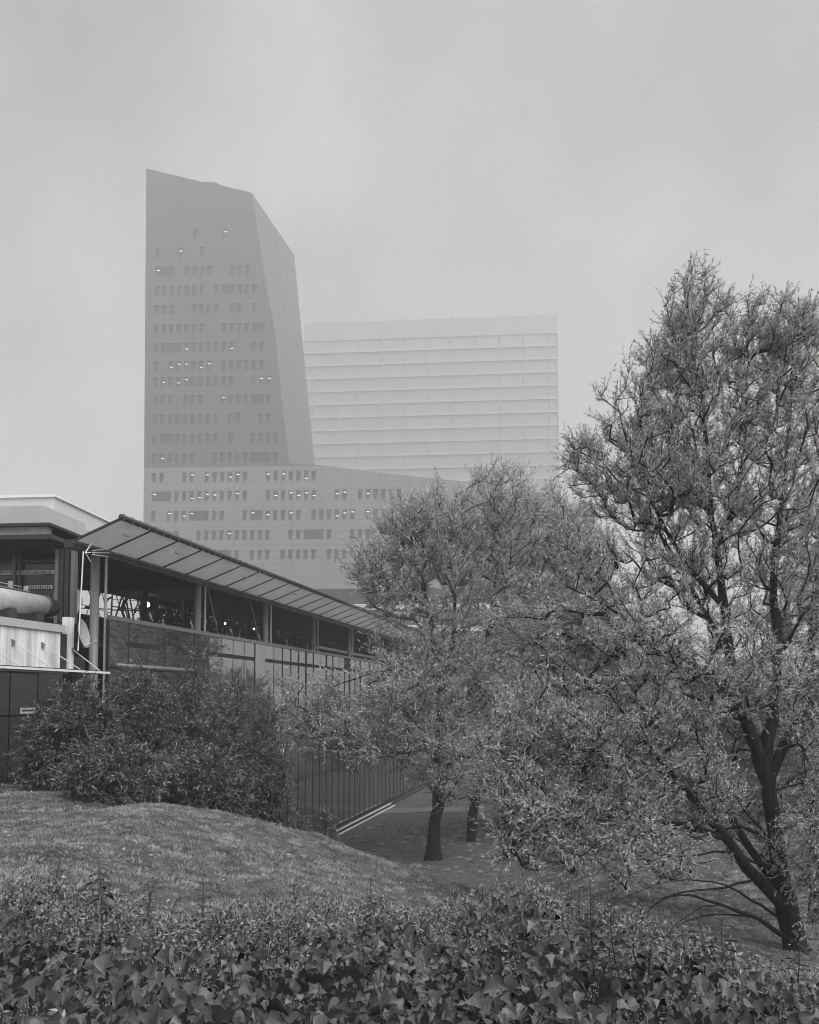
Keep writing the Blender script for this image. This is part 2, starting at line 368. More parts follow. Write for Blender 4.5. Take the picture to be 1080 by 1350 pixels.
# ---------------------------------------------------------------- boot-shaped tower
TW = frame(2.5, 0, 260); K = 260/170
root = thing('office_tower', P3(TW, -40, 0, 0), 'tall boot-shaped tower with a slanted roof, rows of tapered windows, fading into fog', 'tower')
def tw(px, py, s=0): return hit_s(TW, px, py, s)
outl = [(188,790),(190,612),(193,222),(268,240),(282,239.5),(294,245),(332,254),(349,366),(362,433),(372,532),(381,611.5),(415,612.5),(500,623),(575,631),(660,640),(660,790)]
out2 = [tw(*p) for p in outl]
rows_px = {  # window-top row (photograph y) -> filled columns; pairs are wide windows
 350:[(0,2),4,5,6,7,10,11,12], 375:[0,1,2,3,4,5,6,8,(9,10),11,12,13], 400:[0,1,2,5,6,7,8,10,11,13],
 426:[0,1,2,3,4,5,6,9,10,11,12,(13,14)], 451:[0,(1,3),4,5,6,7,8,9,10,13,14], 475:[0,2,3,4,5,6,7,9,10,11,12,13,14],
 495.6:[0,1,2,3,(4,5),6,7,8,9,10,13,14,15], 520:[0,1,2,4,5,6,9,10,11,12,(13,14),15], 545:[0,1,2,3,4,5,6,7,8,10,11,14,15],
 571:[0,(1,2),3,4,5,6,7,8,10,13,14,15,16], 597:[0,1,2,3,4,5,8,9,10,11,12,(13,15),16],
 622:[0,1,4,5,7,8,9,10,11,12,15,16,17,18,19,20,21],
 647:[(0,2),3,4,5,6,7,8,9,10,11,12,15,16,17,18,19,20,21,24,25,27,28,29,30,31,32],
 673:[0,2,3,4,(5,7),8,9,12,(13,14),15,16,17,18,19,21,22,23,24,25,26,28,29,30,33],
 699:[1,2,3,6,7,8,9,10,11,12,13,14,15,18,19,(20,22),23,26,27,28,30,31,32],
 725:[4,5,7,(8,10),11,13,14,15,17,18,19,20,21,23,24,25,28,29,31,32,33], 301:[5,9], 325:[0,3,6]}
lit = {301:[9], 325:[3], 350:[0,2], 451:[4,10], 475:[2,3,4,6,7], 495.6:[1,3,4,14,15], 520:[9], 597:[1], 622:[5,7,10,11,15,17,20],
       647:[0,5,6,7,8,11,16,18,19,20,21,24,25,28], 673:[2,4,5,6,13,15,18,24,25,26,28], 699:[10], 350.5:[]}
a0, _ = tw(205.2, 500); pitch = tw(215.1, 500)[0]-a0
def clip_poly(poly, z0, z1):
    def cut(poly, zc, keep_above):
        r = []
        for i in range(len(poly)):
            a, b = poly[i], poly[(i+1) % len(poly)]
            ia = (a[1] >= zc) == keep_above or abs(a[1]-zc) < 1e-9; ib = (b[1] >= zc) == keep_above or abs(b[1]-zc) < 1e-9
            if ia: r.append(a)
            if ia != ib:
                t = (zc-a[1])/(b[1]-a[1]); r.append((a[0]+(b[0]-a[0])*t, zc))
        return r
    return cut(cut(poly, z0, True), z1, False)
zr = {r: tw(300, r)[1] for r in rows_px}
rows = sorted(rows_px)
wz = zr[520]-zr[545]; WH = wz*.51
zbase = out2[0][1]; ztop = max(p[1] for p in out2)
edges_z = [zr[rows[-1]]-wz*.78-.9*wz, ] 
bounds = [zbase, zr[rows[-1]]-wz*.75] + [zr[r]+wz*.25 for r in reversed(rows)] 
while bounds[-1]+wz < ztop: bounds.append(bounds[-1]+wz)
bounds.append(ztop+.01)
row_for = {i+1: r for i, r in enumerate(reversed(rows))}
DEP = .85
wins = []
for bi in range(len(bounds)-1):
    poly = clip_poly(out2, bounds[bi], bounds[bi+1])
    if len(poly) < 3: continue
    holes = []
    r = row_for.get(bi)
    if r is not None:
        zt = zr[r]; zb = zt-WH
        for c_ in rows_px[r]:
            i0, i1 = c_ if isinstance(c_, tuple) else (c_, c_)
            lx = a0+pitch*(i0-.34); rx = a0+pitch*(i1+.34)
            xmax = max(p[0] for p in poly)
            if rx > xmax-.9 : continue
            holes.append([(lx+.0, zt), (rx, zt), (rx-.24*K, zb), (lx+.07*K, zb)])
            wins.append((r, i0, i1, lx, rx, zt, zb))
    rings = [[Vector((p[0], p[1], 0)) for p in poly]] + [[Vector((p[0], p[1], 0)) for p in h] for h in holes]
    tris = tessellate_polygon(rings); flat = [p for rg in rings for p in rg]
    mb = MB(); V = [P3(TW, p.x, 0, p.y) for p in flat]; FF = [tuple(t) for t in tris]
    UV = [(p.x, p.y-bounds[1], 0) for p in flat]
    for h in holes:
        b = len(V); 
        for q in range(4):
            V.append(P3(TW, h[q][0], 0, h[q][1])); V.append(P3(TW, h[q][0], DEP, h[q][1])); UV += [(h[q][0], h[q][1]-bounds[1], 0)]*2
        for q in range(4): FF.append((b+2*q, b+2*((q+1)%4), b+2*((q+1)%4)+1, b+2*q+1))
    me = bpy.data.meshes.new('facade_storey'); me.from_pydata([v-root.location for v in V], [], FF); me.update()
    a_ = me.attributes.new('leafuv', 'FLOAT_VECTOR', 'POINT'); a_.data.foreach_set('vector', np.array(UV, np.float32).ravel())
    link('facade_storey', me, M['tower_low_hazed'] if bounds[bi+1] <= tw(300, 610)[1]+.5 else M['tower'], root)
cache = {}
for (r, i0, i1, lx, rx, zt, zb) in wins:
    key = i1-i0
    if key not in cache:
        w_ = rx-lx; h_ = zt-zb
        mb = MB(); mb.prism([P3(TW,0,0,0)-TW[2], P3(TW,w_,0,0)-TW[2], P3(TW,w_-.24*K,0,-h_)-TW[2], P3(TW,.07*K,0,-h_)-TW[2]], TW[1]*.1)
        cache[key] = mb.mesh('window')
    wo_ = link('window', cache[key], M['tower_glass'], root, P3(TW, lx, DEP, zt)-root.location)
    for (u0, u1, dz) in (((.25, .85, .35) , ) if (r in lit and i0 in lit[r]) else ()):
        if random.random() < .5: dz += random.uniform(.0, 1.0)
        mb = MB(); mb.box(TW, u0*K, u1*K, -.06, -.02, (-dz-.18)*K, -dz*K)
        lo = link('office_lamp', mb.mesh('office_lamp', TW[2]), M['office'], wo_)
# mass behind: dark backing, side faces, roof
back = 26
mb = MB(); V = []; 
ZB = [P3(TW, p[0], DEP+.12, p[1]) for p in out2]
inner = [(max(p[0],out2[1][0]+.3)-(.35 if p[0] > 0 else .2), p[1]-.25) for p in out2]
# right-hand slanted face of the shaft
sb = 30
fr_e = [(332,254),(349,366),(362,433),(372,532),(381,611.5)]
bk_e = [(388,336),(393,400),(399,450),(406,530),(415,612.5)]
VF = [P3(TW, tw(*p)[0], 0, tw(*p)[1]) for p in fr_e]; VB = [P3(TW, hit_s(TW,*p,sb)[0], sb, hit_s(TW,*p,sb)[1]) for p in bk_e]
me = bpy.data.meshes.new('side_face'); n = len(VF)
me.from_pydata([v-root.location for v in VF+VB], [], [(i, i+1, n+i+1, n+i) for i in range(n-1)]); me.update()
UV = [(0, v.z, 0) for v in VF]+[(30, v.z+9, 0) for v in VB]
a_ = me.attributes.new('leafuv', 'FLOAT_VECTOR', 'POINT'); a_.data.foreach_set('vector', np.array(UV, np.float32).ravel())
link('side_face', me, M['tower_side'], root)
# roof, left flank, back and boot roof as quads strips following the outline
roofF = [P3(TW, p[0], 0, p[1]) for p in out2]
def bk(p, s): return P3(TW, p[0], s, p[1])
V = [bk(p, 0) for p in out2[1:7]] + [bk(p, sb) for p in out2[1:7]]; V[-1] = VB[0]
mb = MB(); mb.v = V; mb.f = [(i, i+1, 6+i+1, 6+i) for i in range(5)]
mb.build('roof', M['tower_side'], root)
V = [bk(p, 0) for p in out2[10:15]] + [bk(p, 45) for p in out2[10:15]]
mb = MB(); mb.v = V; mb.f = [(i, i+1, 5+i+1, 5+i) for i in range(4)]; mb.build('boot_roof', M['tower'], root)
mb = MB(); mb.v = [bk(out2[0],0), bk(out2[1],0), bk(out2[1],sb), bk(out2[0],sb)]; mb.f = [(0,1,2,3)]
b = len(mb.v); mb.v += [VB[0], VB[-1], bk(out2[1], sb), bk(out2[2], sb)]; mb.f.append((b, b+1, b+2, b+3))
b = len(mb.v); mb.v += [bk((p[0],p[1]-.3), DEP+.15) for p in (out2[0],out2[1],out2[2],out2[6],out2[10],out2[14],out2[15])]
mb.f.append(tuple(range(b, b+7)))
b = len(mb.v); mb.v += [bk(out2[0],0), bk(out2[15],0), bk(out2[15],45), bk(out2[0],45)]; mb.f.append((b, b+1, b+2, b+3))
b = len(mb.v); mb.v += [bk(out2[1],45), bk(out2[14],45), bk(out2[15],45), bk(out2[0],45)]; mb.f.append((b, b+1, b+2, b+3))
mb.build('rear_wall', M['slab_wall'], root)
# low hall under the tower's boot
lowz = tw(500, 775)[1]
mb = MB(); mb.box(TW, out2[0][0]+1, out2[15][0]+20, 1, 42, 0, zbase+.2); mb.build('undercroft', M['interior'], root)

LB = frame(2.5, 0, 150)
root = thing('platform_building', P3(LB, 10, 0, 0), 'low dark building with pale horizontal bands under the tower, behind the canopy', 'building')
zt = hit_s(LB, 480, 776, 0)[1]
u0 = hit_s(LB, 400, 800, 0)[0]
mb = MB(); mb.box(LB, u0, 40, 0, 20, 0, zt); mb.build('wall', M['steel_dark'], root)
for y0, y1 in ((797,804),(825,833)):
    za = hit_s(LB, 500, y0, 0)[1]; zb = hit_s(LB, 500, y1, 0)[1]
    MB().box(LB, u0, 40, -.9, -.005, zb, za).build('pale_band', M['white_metal'], root)
for i in range(18):
    MB().box(LB, u0+2+i*3.1, u0+2.3+i*3.1, -.3, -.005, 0, hit_s(LB, 500, 797, 0)[1]-2.2).build('column', M['steel'], root)

# ---------------------------------------------------------------- wide slab block in the fog
SL = frame(4.4, 0, 430)
root = thing('office_block', P3(SL, 20, 0, 0), 'wide pale office block with white sill bands, almost lost in the fog', 'building')
def sl(px, py, s=0): return hit_s(SL, px, py, s)
uL = sl(400, 500)[0]; uR = sl(736, 500)[0]
ztL = sl(407, 428)[1]; ztR = sl(733, 413)[1]; zT = (ztL+ztR)/2
posts = [sl(p, 560)[0] for p in (383,414,445,474,505,535,566,597,629,661,692.5,726)]; posts.append(uR)
posts[0] = uL
MB().box(SL, uL, uR, .6, 45, 0, zT-.3).build('core', M['slab_wall'], root)
MB().box(SL, uL, uR, .0, .59, zT-10, zT).build('parapet', M['slab_wall'], root)
pz = sl(660, 560)[1]-sl(660, 577.5)[1]; zs = sl(660, 560)[1]
lev = [zs+pz*i for i in range(-7, 40) if 4 < zs+pz*i < zT-11.6]
for pu in posts[1:]:
    MB().box(SL, pu-.45, pu+.15, -.35, .59, 0, zT-10.1).build('post', M['slab_wall'], root)
    MB().tube(P3(SL, pu, 3, zT-.3), P3(SL, pu, 3, zT+4.2), .4, .15, 6).build('mast', M['slab_wall'], root)
cs = {}
for z in lev:
    for i in range(len(posts)-1):
        a, b = posts[i]+.2, posts[i+1]-.5
        if b-a < 1: continue
        k = round(b-a, 1)
        if k not in cs:
            cs[k] = (MB().box(SL, 0, k, -.55, .55, -1.25, 0).mesh('sill', SL[2]), MB().box(SL, 0, k, .3, .57, -pz+.15, -1.4).mesh('window', SL[2]))
        link('sill', cs[k][0], M['slab_sill'], root, P3(SL, a, 0, z)-root.location)
        link('window', cs[k][1], M['slab_glass'], root, P3(SL, a, 0, z)-root.location)

# ---------------------------------------------------------------- station hall: canopy, columns, glass wall
W = frame(12.8, -13.5, 3.07)                # u outwards from the glass wall, s along it
root = thing('station_hall', P3(W, 0, 20, 0), 'long station hall with an upturned ribbed canopy, round columns and a reflecting glass wall', 'building')
ZE, ZO, CW = H+4.4, H+4.92, 1.30             # eave, outer edge, canopy width
S0, S1 = 19.75, 66.0
COLS = [21.0+6.29*i for i in range(8)]; BAY = 6.29/4
# canopy sheets between ribs, each its own panel
ns = int((S1-S0)/BAY)
def cslab(s0, s1, a, b, up0, up1): # a,b = (u,z) ends
    return MB().hexa([P3(W,a[0],s0,a[1]+up0), P3(W,b[0],s0,b[1]+up0), P3(W,b[0],s1,b[1]+up0), P3(W,a[0],s1,a[1]+up0),
                      P3(W,a[0],s0,a[1]+up1), P3(W,b[0],s0,b[1]+up1), P3(W,b[0],s1,b[1]+up1), P3(W,a[0],s1,a[1]+up1)])
pm = None
for i in range(ns+1):
    s0 = S0+i*BAY
    if pm is None:
        b_ = P3(W, 0, s0, 0)
        # corrugated underside
        mb = MB(); nseg = 22
        for j in range(nseg+1):
            sj = s0+.03+(BAY-.06)*j/nseg; dz = .032*(j % 2)
            mb.v += [P3(W, -.12, sj, ZE-.03+dz), P3(W, CW, sj, ZO-.03+dz)]
        for j in range(nseg):
            k = 2*j
            mb.f += [(k, k+2, k+3, k+1)]
        pm = mb.mesh('canopy_panel', b_)
        rm = cslab(s0-.03, s0+.03, (-.1, ZE), (CW-.02, ZO), -.06, -.0).mesh('rib', b_)
    link('canopy_panel', pm, M['canopy'], root, P3(W, 0, s0, 0)-root.location)
    link('rib', rm, M['steel_dark'], root, P3(W, 0, s0, 0)-root.location)
mb = MB(); mb.tube(P3(W, CW+.05, S0-.05, ZO+.02), P3(W, CW+.05, S1, ZO+.02), .085, n=8); gut = mb.build('gutter', M['steel_dark'], root, True)
gcm = MB().box(W, CW-.0, CW+.12, 0, .035, ZO-.06, ZO+.108).mesh('gutter_clip', P3(W,0,0,0))
for i in range(100): link('gutter_clip', gcm, M['steel'], gut, P3(W, 0, S0+i*.42, 0)-root.location)
MB().box(W, -.42, -.14, S0, S1, ZE-.22, ZE-.0).build('eave_beam', M['steel_dark'], root)
for i in range(ns*3):                       # toothed edge of corrugation ends
    pass
mb = MB()
for i in range(int((S1-S0)/.14)): mb.box(W, -.135, -.06, S0+i*.14, S0+i*.14+.07, ZE-.10, ZE-.03)
tag(mb.build('corrugation_end', M['steel'], root), kind='stuff')
# small pale clips and lamps on the canopy
for px, py in ((163,692),(232,703),(322,745),(388,773)):
    s_, z_ = hit_u(W, px, py, CW*.7)
    MB().box(W, CW*.7-.05, CW*.7+.05, s_, s_+.28, ZE+.52*.7-.13, ZE+.52*.7-.08).build('clip_plate', M['white_metal'], root)
# hall roof rising inwards
DI = 14.0; ZI = H+6.55
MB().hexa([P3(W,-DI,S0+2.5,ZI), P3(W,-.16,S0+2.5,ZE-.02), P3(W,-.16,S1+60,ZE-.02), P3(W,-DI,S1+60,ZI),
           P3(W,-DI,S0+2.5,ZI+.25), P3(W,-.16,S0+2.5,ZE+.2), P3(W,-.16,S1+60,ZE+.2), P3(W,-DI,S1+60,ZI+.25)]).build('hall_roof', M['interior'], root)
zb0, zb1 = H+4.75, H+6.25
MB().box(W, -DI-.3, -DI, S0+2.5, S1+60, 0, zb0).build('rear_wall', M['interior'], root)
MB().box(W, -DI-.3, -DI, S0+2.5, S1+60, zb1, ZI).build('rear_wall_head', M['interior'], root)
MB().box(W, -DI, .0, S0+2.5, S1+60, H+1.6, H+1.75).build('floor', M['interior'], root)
# ring-and-spoke truss panels in the open band of the rear wall
tm = []
for v in range(8):
    r_ = random.Random(v+3); mb = MB(); cz = (zb0+zb1)/2
    c0 = P3(W, -DI-.12, 1.5, cz); e_, d_, _o = W
    dens = 1 if v < 4 else 2.3
    U = lambda a, b: c0+d_*a+Vector((0,0,b))
    for i in range(int(3*dens)):             # bowed ribs
        xc, rr, w_ = r_.uniform(-2,2), r_.uniform(.7,1.6), r_.uniform(.03,.09); t0 = r_.uniform(0,6.28); da = r_.uniform(1.2,2.4)
        pr = [(xc+rr*math.cos(t0+da*k/7), .7*rr*math.sin(t0+da*k/7)) for k in range(8)]
        for k in range(7):
            if all(abs(a) < 1.5 and abs(b) < .76 for a,b in pr[k:k+2]): mb.tube(U(*pr[k]), U(*pr[k+1]), w_, n=5)
    for i in range(int(7*dens)):             # crossing members
        a = r_.uniform(-1.5,1.5); b = min(1.5, max(-1.5, a+r_.uniform(-1.2,1.2))); mb.tube(U(a,-.76), U(b,.76), r_.uniform(.02,.06), n=4)
    for i in range(int(3*dens)):
        z0 = r_.uniform(-.7,.7); mb.tube(U(-1.5,z0), U(1.5,max(-.74,min(.74,z0+r_.uniform(-.3,.3)))), r_.uniform(.02,.05), n=4)
    for i in range(int(3*dens)):             # gusset plates and machinery housings
        a, b = r_.uniform(-1.4,1.1), r_.uniform(-.72,.4); ww, hh_ = r_.uniform(.2,.7), r_.uniform(.15,.5)
        mb.prism([U(a,b), U(min(1.5,a+ww),b+r_.uniform(-.03,.1)), U(min(1.5,a+ww*.8),min(.76,b+hh_)), U(a+.1,min(.76,b+hh_*.8))], e_*(.03+.01*i))
    tm.append(mb.mesh('truss_panel', P3(W, 0, 0, 0)))
i = 0; s_ = S0+2.6
while s_ < S1+50:
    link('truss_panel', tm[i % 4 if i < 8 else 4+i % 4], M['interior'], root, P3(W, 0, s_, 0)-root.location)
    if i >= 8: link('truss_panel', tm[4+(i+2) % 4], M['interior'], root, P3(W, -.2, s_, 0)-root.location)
    i += 1; s_ += 3.0
# inner columns and roof beams
for i in range(10):
    s_ = 24+i*4.2
    MB().tube(P3(W, -8, s_, 0), P3(W, -8, s_, H+5.5), .16, n=8).build('inner_column', M['steel_dark'], root)
# pale beams seen through the far end
for i, (u_, z_) in enumerate(((-6, H+3.9), (-3, H+3.7))):
    MB().box(W, u_, u_+.2, 48, 75, z_-.55, z_-.4).build('platform_beam', M['white_metal'], root)
# front columns with downpipes and braces
bs = P3(W, 0, 0, 0); 
colm = MB().tube(P3(W,-.28,0,0), P3(W,-.28,0,ZE-.2), .125, n=16, caps=True).mesh('column', bs)
for p in colm.polygons: p.use_smooth = len(p.vertices) == 4
dpm = MB().tube(P3(W,-.2,.42,0), P3(W,-.2,.42,ZE-.2), .04, n=8).mesh('downpipe', bs)
brm = MB().tube(P3(W,-.25,.7,ZE-.25), P3(W,-.25,1.75,H+2.3), .03, n=6).mesh('brace', bs)
for i, s_ in enumerate(COLS):
    link('column', colm, M['steel'], root, P3(W, 0, s_, 0)-root.location)
    link('downpipe', dpm, M['galv'], root, P3(W, 0, s_, 0)-root.location)
    if i in (1, 2): link('brace', brm, M['steel'], root, P3(W, 0, s_ + (0 if i == 1 else -2.4), 0)-root.location)
# glass wall
ZG = H+2.33; GW = 6.29/6; zrow = [.32, 3.4, 6.6, ZG]
gs = COLS[0]+.35; np_ = int((S1+2-gs)/GW)
MB().box(W, -.10, .02, gs, S1+2, ZG+.003, ZG+.13).build('wall_coping', M['steel'], root)
MB().box(W, -.10, -.05, gs, S1+2, 0, ZG).build('wall_backing', M['interior'], root)
for ri in range(3):
    z0, z1 = zrow[ri], zrow[ri+1]
    bm_ = MB().box(W, -.035, -.02, .012, GW-.012, z0+.012, z1-.012).mesh('pane', P3(W, 0, 0, 0))
    for j in range(np_):
        o = link('pane', bm_, M['glass'], root, P3(W, 0, gs+j*GW, 0)-root.location)
        o.rotation_euler = (random.gauss(0, .0025), random.gauss(0, .0025), random.gauss(0, .006))
mull = MB().box(W, -.045, .004, -.008, .008, .3, ZG).mesh('mullion', P3(W, 0, 0, 0))
for j in range(np_+1): link('mullion', mull, M['steel_dark'], root, P3(W, 0, gs+j*GW, 0)-root.location)
# bright double rail along the foot of the wall
MB().box(W, -.1, .25, 24, S1, -.1, .16).build('plinth', M['steel_dark'], root)
MB().box(W, .26, .34, 24, 54, .17, .24).build('foot_rail', M['white_metal'], root)
MB().box(W, .52, .60, 24, 54, .05, .12).build('foot_rail', M['white_metal'], root)
# pipe rail by the first bay
MB().tube(P3(W, .35, 21.2, H+.98), P3(W, .35, 27.5, H+.98), .07, n=10).build('pipe_rail', M['steel'], root, True)
# lamps
for px, py, u_, r_ in ((194,797,-13.0,.16),(297,822,-12,.06),(335,829,-12,.06),(437,818,-.5,.05),(505,838,-.5,.05),(270,802,-12,.04)):
    s_, z_ = hit_u(W, px, py, u_)
    bpy_r = MB()
    for q in range(6): 
        t0_, t1_ = math.pi*q/6, math.pi*(q+1)/6; c_ = P3(W,u_,s_,z_)
        bpy_r.tube(c_-Vector((0,0,r_*math.cos(t0_))), c_-Vector((0,0,r_*math.cos(t1_))), max(.001, r_*math.sin(t0_)), max(.001, r_*math.sin(t1_)), 12, caps=False)
    lm = thing('hall_lamp', P3(W,u_,s_,z_-r_), 'glowing lamp inside the dark hall above the glass wall' if u_ < -5 else 'small lit lamp under the canopy eave', 'lamp', 'lit lamps in the station hall')
    bpy_r.build('bulb', M['lamp'], lm)
    MB().tube(P3(W,u_,s_,z_+r_), P3(W,u_,s_,z_+r_+.5), .015, n=5).build('rod', M['steel_dark'], lm)
lamps = [o for o in bpy.data.objects if o.name.startswith('hall_lamp')]
LL = ['large glowing lamp deep in the hall, brightest behind the left columns', 'small lit lamp in the hall left of the third column', 'small lit lamp in the hall just past the second bay',
      'tiny lit lamp under the canopy eave near the fifth column', 'tiny lit lamp under the canopy eave near its far end', 'tiny lit lamp in the hall beside the second column']
for o_, l_ in zip(lamps, LL): o_['label'] = l_

# ---------------------------------------------------------------- service block at the left (rotated five degrees)
N5 = frame(5.2, -9.6, 22.0)
root = thing('service_block', P3(N5, -3, 0, 0), 'flat-roofed service block with grey parapets, dark window wall and deep fascia at far left', 'building')
def bx(name, px0, px1, py0, py1, s, dep, m, par=None, u0=None):
    ua, z1 = hit_s(N5, px0, py0, s); ub, _ = hit_s(N5, px1, py0, s); _, z0 = hit_s(N5, px1, py1, s)
    if u0 is not None: ua = u0
    return MB().box(N5, ua, ub, s, s+dep, z0, z1).build(name, m, par or root)
bx('upper_parapet', 0, 72, 654, 700, 5.0, 14, M['parapet2'], u0=-12)
bx('parapet_edge', 0, 73.2, 653.2, 654.6, 4.93, 14.1, M['white_metal'], u0=-12)
bx('lower_parapet', 0, 57.5, 667.5, 691, 2.2, 2.6, M['parapet'], u0=-12)
bx('lower_parapet_wing', 52, 57.5, 674, 695, 2.3, 10, M['parapet'])
bx('flashing', 0, 66, 690, 692.3, 1.5, 3.2, M['steel_dark'], u0=-12)
bx('fascia_beam', 0, 62.5, 693, 705, 1.7, .25, M['fascia'], u0=-12)
bx('roof_slab', 0, 68, 705.3, 710, 1.5, 11, M['steel_dark'], u0=-12)
bx('soffit_beam', 0, 72, 710.2, 723, 2.3, .8, M['interior'], u0=-12)
bx('window_wall', 0, 98, 723.2, 815, 3.4, .3, M['dark_glass'], u0=-12)
bx('window_rail', 0, 73, 739, 742, 3.3, .09, M['steel_dark'], u0=-12)
for x0, x1, mm in ((73,77,'steel'),(80,84,'steel_dark'),(86,91,'steel_dark'),(94,99,'steel')):
    bx('window_post', x0, x1, 723.2, 822, 2.3, .2, M[mm])
for x0, x1 in ((17,21),(25,27)): bx('window_post', x0, x1, 723.2, 790, 3.25, .12, M['steel'])
ua, _ = hit_s(N5, -60, 755, 3.2)
for (xa, xb, yy) in ((0,71.5,752.5),(35,69,772)):
    fr0 = bx('louvre_strip', xa, xb, yy, yy+4.4, 3.32, .06, M['strip'], u0=(None if xa else -4))
    for i in range(int((xb-xa)/3)):
        bx('louvre_bar', xa+i*3, xa+i*3+.7, yy+.2, yy+4.2, 3.30, .015, M['steel_dark'], root)
# lower wall in the plane of the glass wall, with white stained box, awning and dark doors
root = thing('entrance_wing', P3(W, 0, 17, 0), 'stained white concrete wall box over dark glazed doors at the far left', 'building')
sA, zt_ = hit_u(W, 0, 824, 0); sB, _ = hit_u(W, 80, 835, 0)
zT_ = zt_; zc0 = hit_u(W, 40, 879, 0)[1]
sps = [sA-4, sA+.15, sA+1.15, sB]
for i in range(3): MB().box(W, -2.2, .0, sps[i]+.004, sps[i+1]-.004, zc0, zT_).build('concrete_panel', M['concrete'], root)
MB().box(W, -2.3, .06, sA-4, sB+.12, zT_+.004, zT_+.20).build('coping', M['parapet'], root)
MB().box(W, -2.2, -.02, sB+.005, sB+.30, zc0, zT_-.02).build('recess_panel', M['steel_dark'], root)
MB().box(W, -.2, .0, sB+.33, sB+.58, zc0, zT_+.45).build('white_post', M['concrete'], root)
MB().box(W, -2.2, -.05, sB+.62, S0+.5, 0, zc0+.35).build('return_wall', M['steel_dark'], root)
# awning shelf and rods
aw = thing('awning', P3(W, .3, sA, zc0-.1), 'thin white-edged metal awning shelf held by slanting rods over the dark doors', 'awning')
MB().box(W, .02, .62, sA-4, hit_u(W, 147, 884, .6)[0], zc0-.10, zc0-.03).build('shelf', M['steel_dark'], aw)
MB().box(W, .63, .66, sA-4, hit_u(W, 143, 884, .6)[0], zc0-.11, zc0-.055).build('edge_trim', M['white_metal'], aw)
MB().box(W, .4, .45, sA-4, hit_u(W, 93, 886, .5)[0], zc0-.15, zc0-.11).build('edge_trim', M['white_metal'], aw)
for (x0, y0, x1, y1) in ((-25,845,27,875),(18,846,68,879),(57,850,106,881),(97,857,132,880)):
    s_, z_ = hit_u(W, x0, y0, .03); s2, _ = hit_u(W, x1, y1, .5)
    MB().tube(P3(W, .03, s_, z_), P3(W, .5, s2, zc0-.03), .014, n=6).build('rod', M['white_metal'], aw)
    MB().prism([P3(W, .005, s_-.05, z_+.06), P3(W, .005, s_+.08, z_), P3(W, .005, s_-.03, z_-.1)], W[0]*.05).build('bracket', M['steel'], aw)
# dark doors below
zd = zc0-.12; 
for i in range(5):
    q = sA-2.6+i*1.02
    MB().box(W, -.12, -.05, q+.02, q+1.0, 3.0, zd-1.12).build('door_panel', M['dark_glass'], root)
    MB().box(W, -.12, -.05, q+.02, q+1.0, zd-1.08, zd).build('transom_pane', M['dark_glass'], root)
MB().box(W, -.3, -.13, sA-4, sA+2.6, 2.8, zd).build('door_frame', M['interior'], root)
s_, z_ = hit_u(W, 27, 933, -.03); s2, z2 = hit_u(W, 46.5, 940.5, -.03)
pl = thing('door_sign', P3(W, -.03, s_, z2), 'small pale rectangular plate with a dark line of print on the glazed door', 'sign')
MB().box(W, -.045, -.03, s_, s2, z2, z_).build('plate', M['parapet2'], pl)
for i in range(9): 
    q = s_+.06+(s2-s_-.14)*i/9; MB().box(W, -.029, -.025, q, q+(s2-s_)*.07, (z2+z_)/2-.02, (z2+z_)/2+.025).build('print', M['steel_dark'], pl)
# insulated pipe on the terrace
pi_ = thing('air_duct', P3(W, -1.6, sA+.4, zT_+.2), 'fat grey insulated pipe lying above the white concrete box', 'pipe')
u_ = -1.25
s1_, z1_ = hit_u(W, -70, 780, u_); s2_, z2_ = hit_u(W, 55, 795, u_)
zc = (z1_+z2_)/2-.02
MB().tube(P3(W,u_,s1_,zc), P3(W,u_,s2_,zc), .29, n=24).build('pipe', M['fascia'], pi_, True)
MB().tube(P3(W,u_,s2_,zc), P3(W,u_,s2_+.22,zc), .31, n=24).build('collar', M['steel_dark'], pi_, True)
MB().tube(P3(W,u_,s2_+.22,zc), P3(W,u_,s2_+.5,zc), .24, n=20).build('end_piece', M['steel_dark'], pi_, True)
MB().box(W, u_-.25, u_+.25, s2_-1.6, s2_-1.3, zT_+.2, zc-.25).build('support', M['steel_dark'], pi_)
MB().box(W, u_-.25, u_+.25, s2_-.5, s2_-.2, zT_+.2, zc-.25).build('support', M['steel_dark'], pi_)
# walkway rail over the pipe
wk = thing('roof_cable_tray', P3(W, -1.7, sA, zT_+.2), 'thin metal tray with cables running above the fat pipe', 'cable tray')
MB().box(W, u_-.35, u_-.05, s1_, s2_-.4, zc+.33, zc+.36).build('tray', M['steel'], wk)
MB().tube(P3(W,u_-.1,s1_,zc+.48), P3(W,u_-.1,s2_-.7,zc+.44), .012, n=5).build('cable', M['galv'], wk)
for i in range(4): MB().box(W, u_-.2, u_-.1, s2_-.5-i*.62, s2_-.44-i*.62, zc+.30, zc+.5+.05*(i%2)).build('clamp', M['galv'], wk)
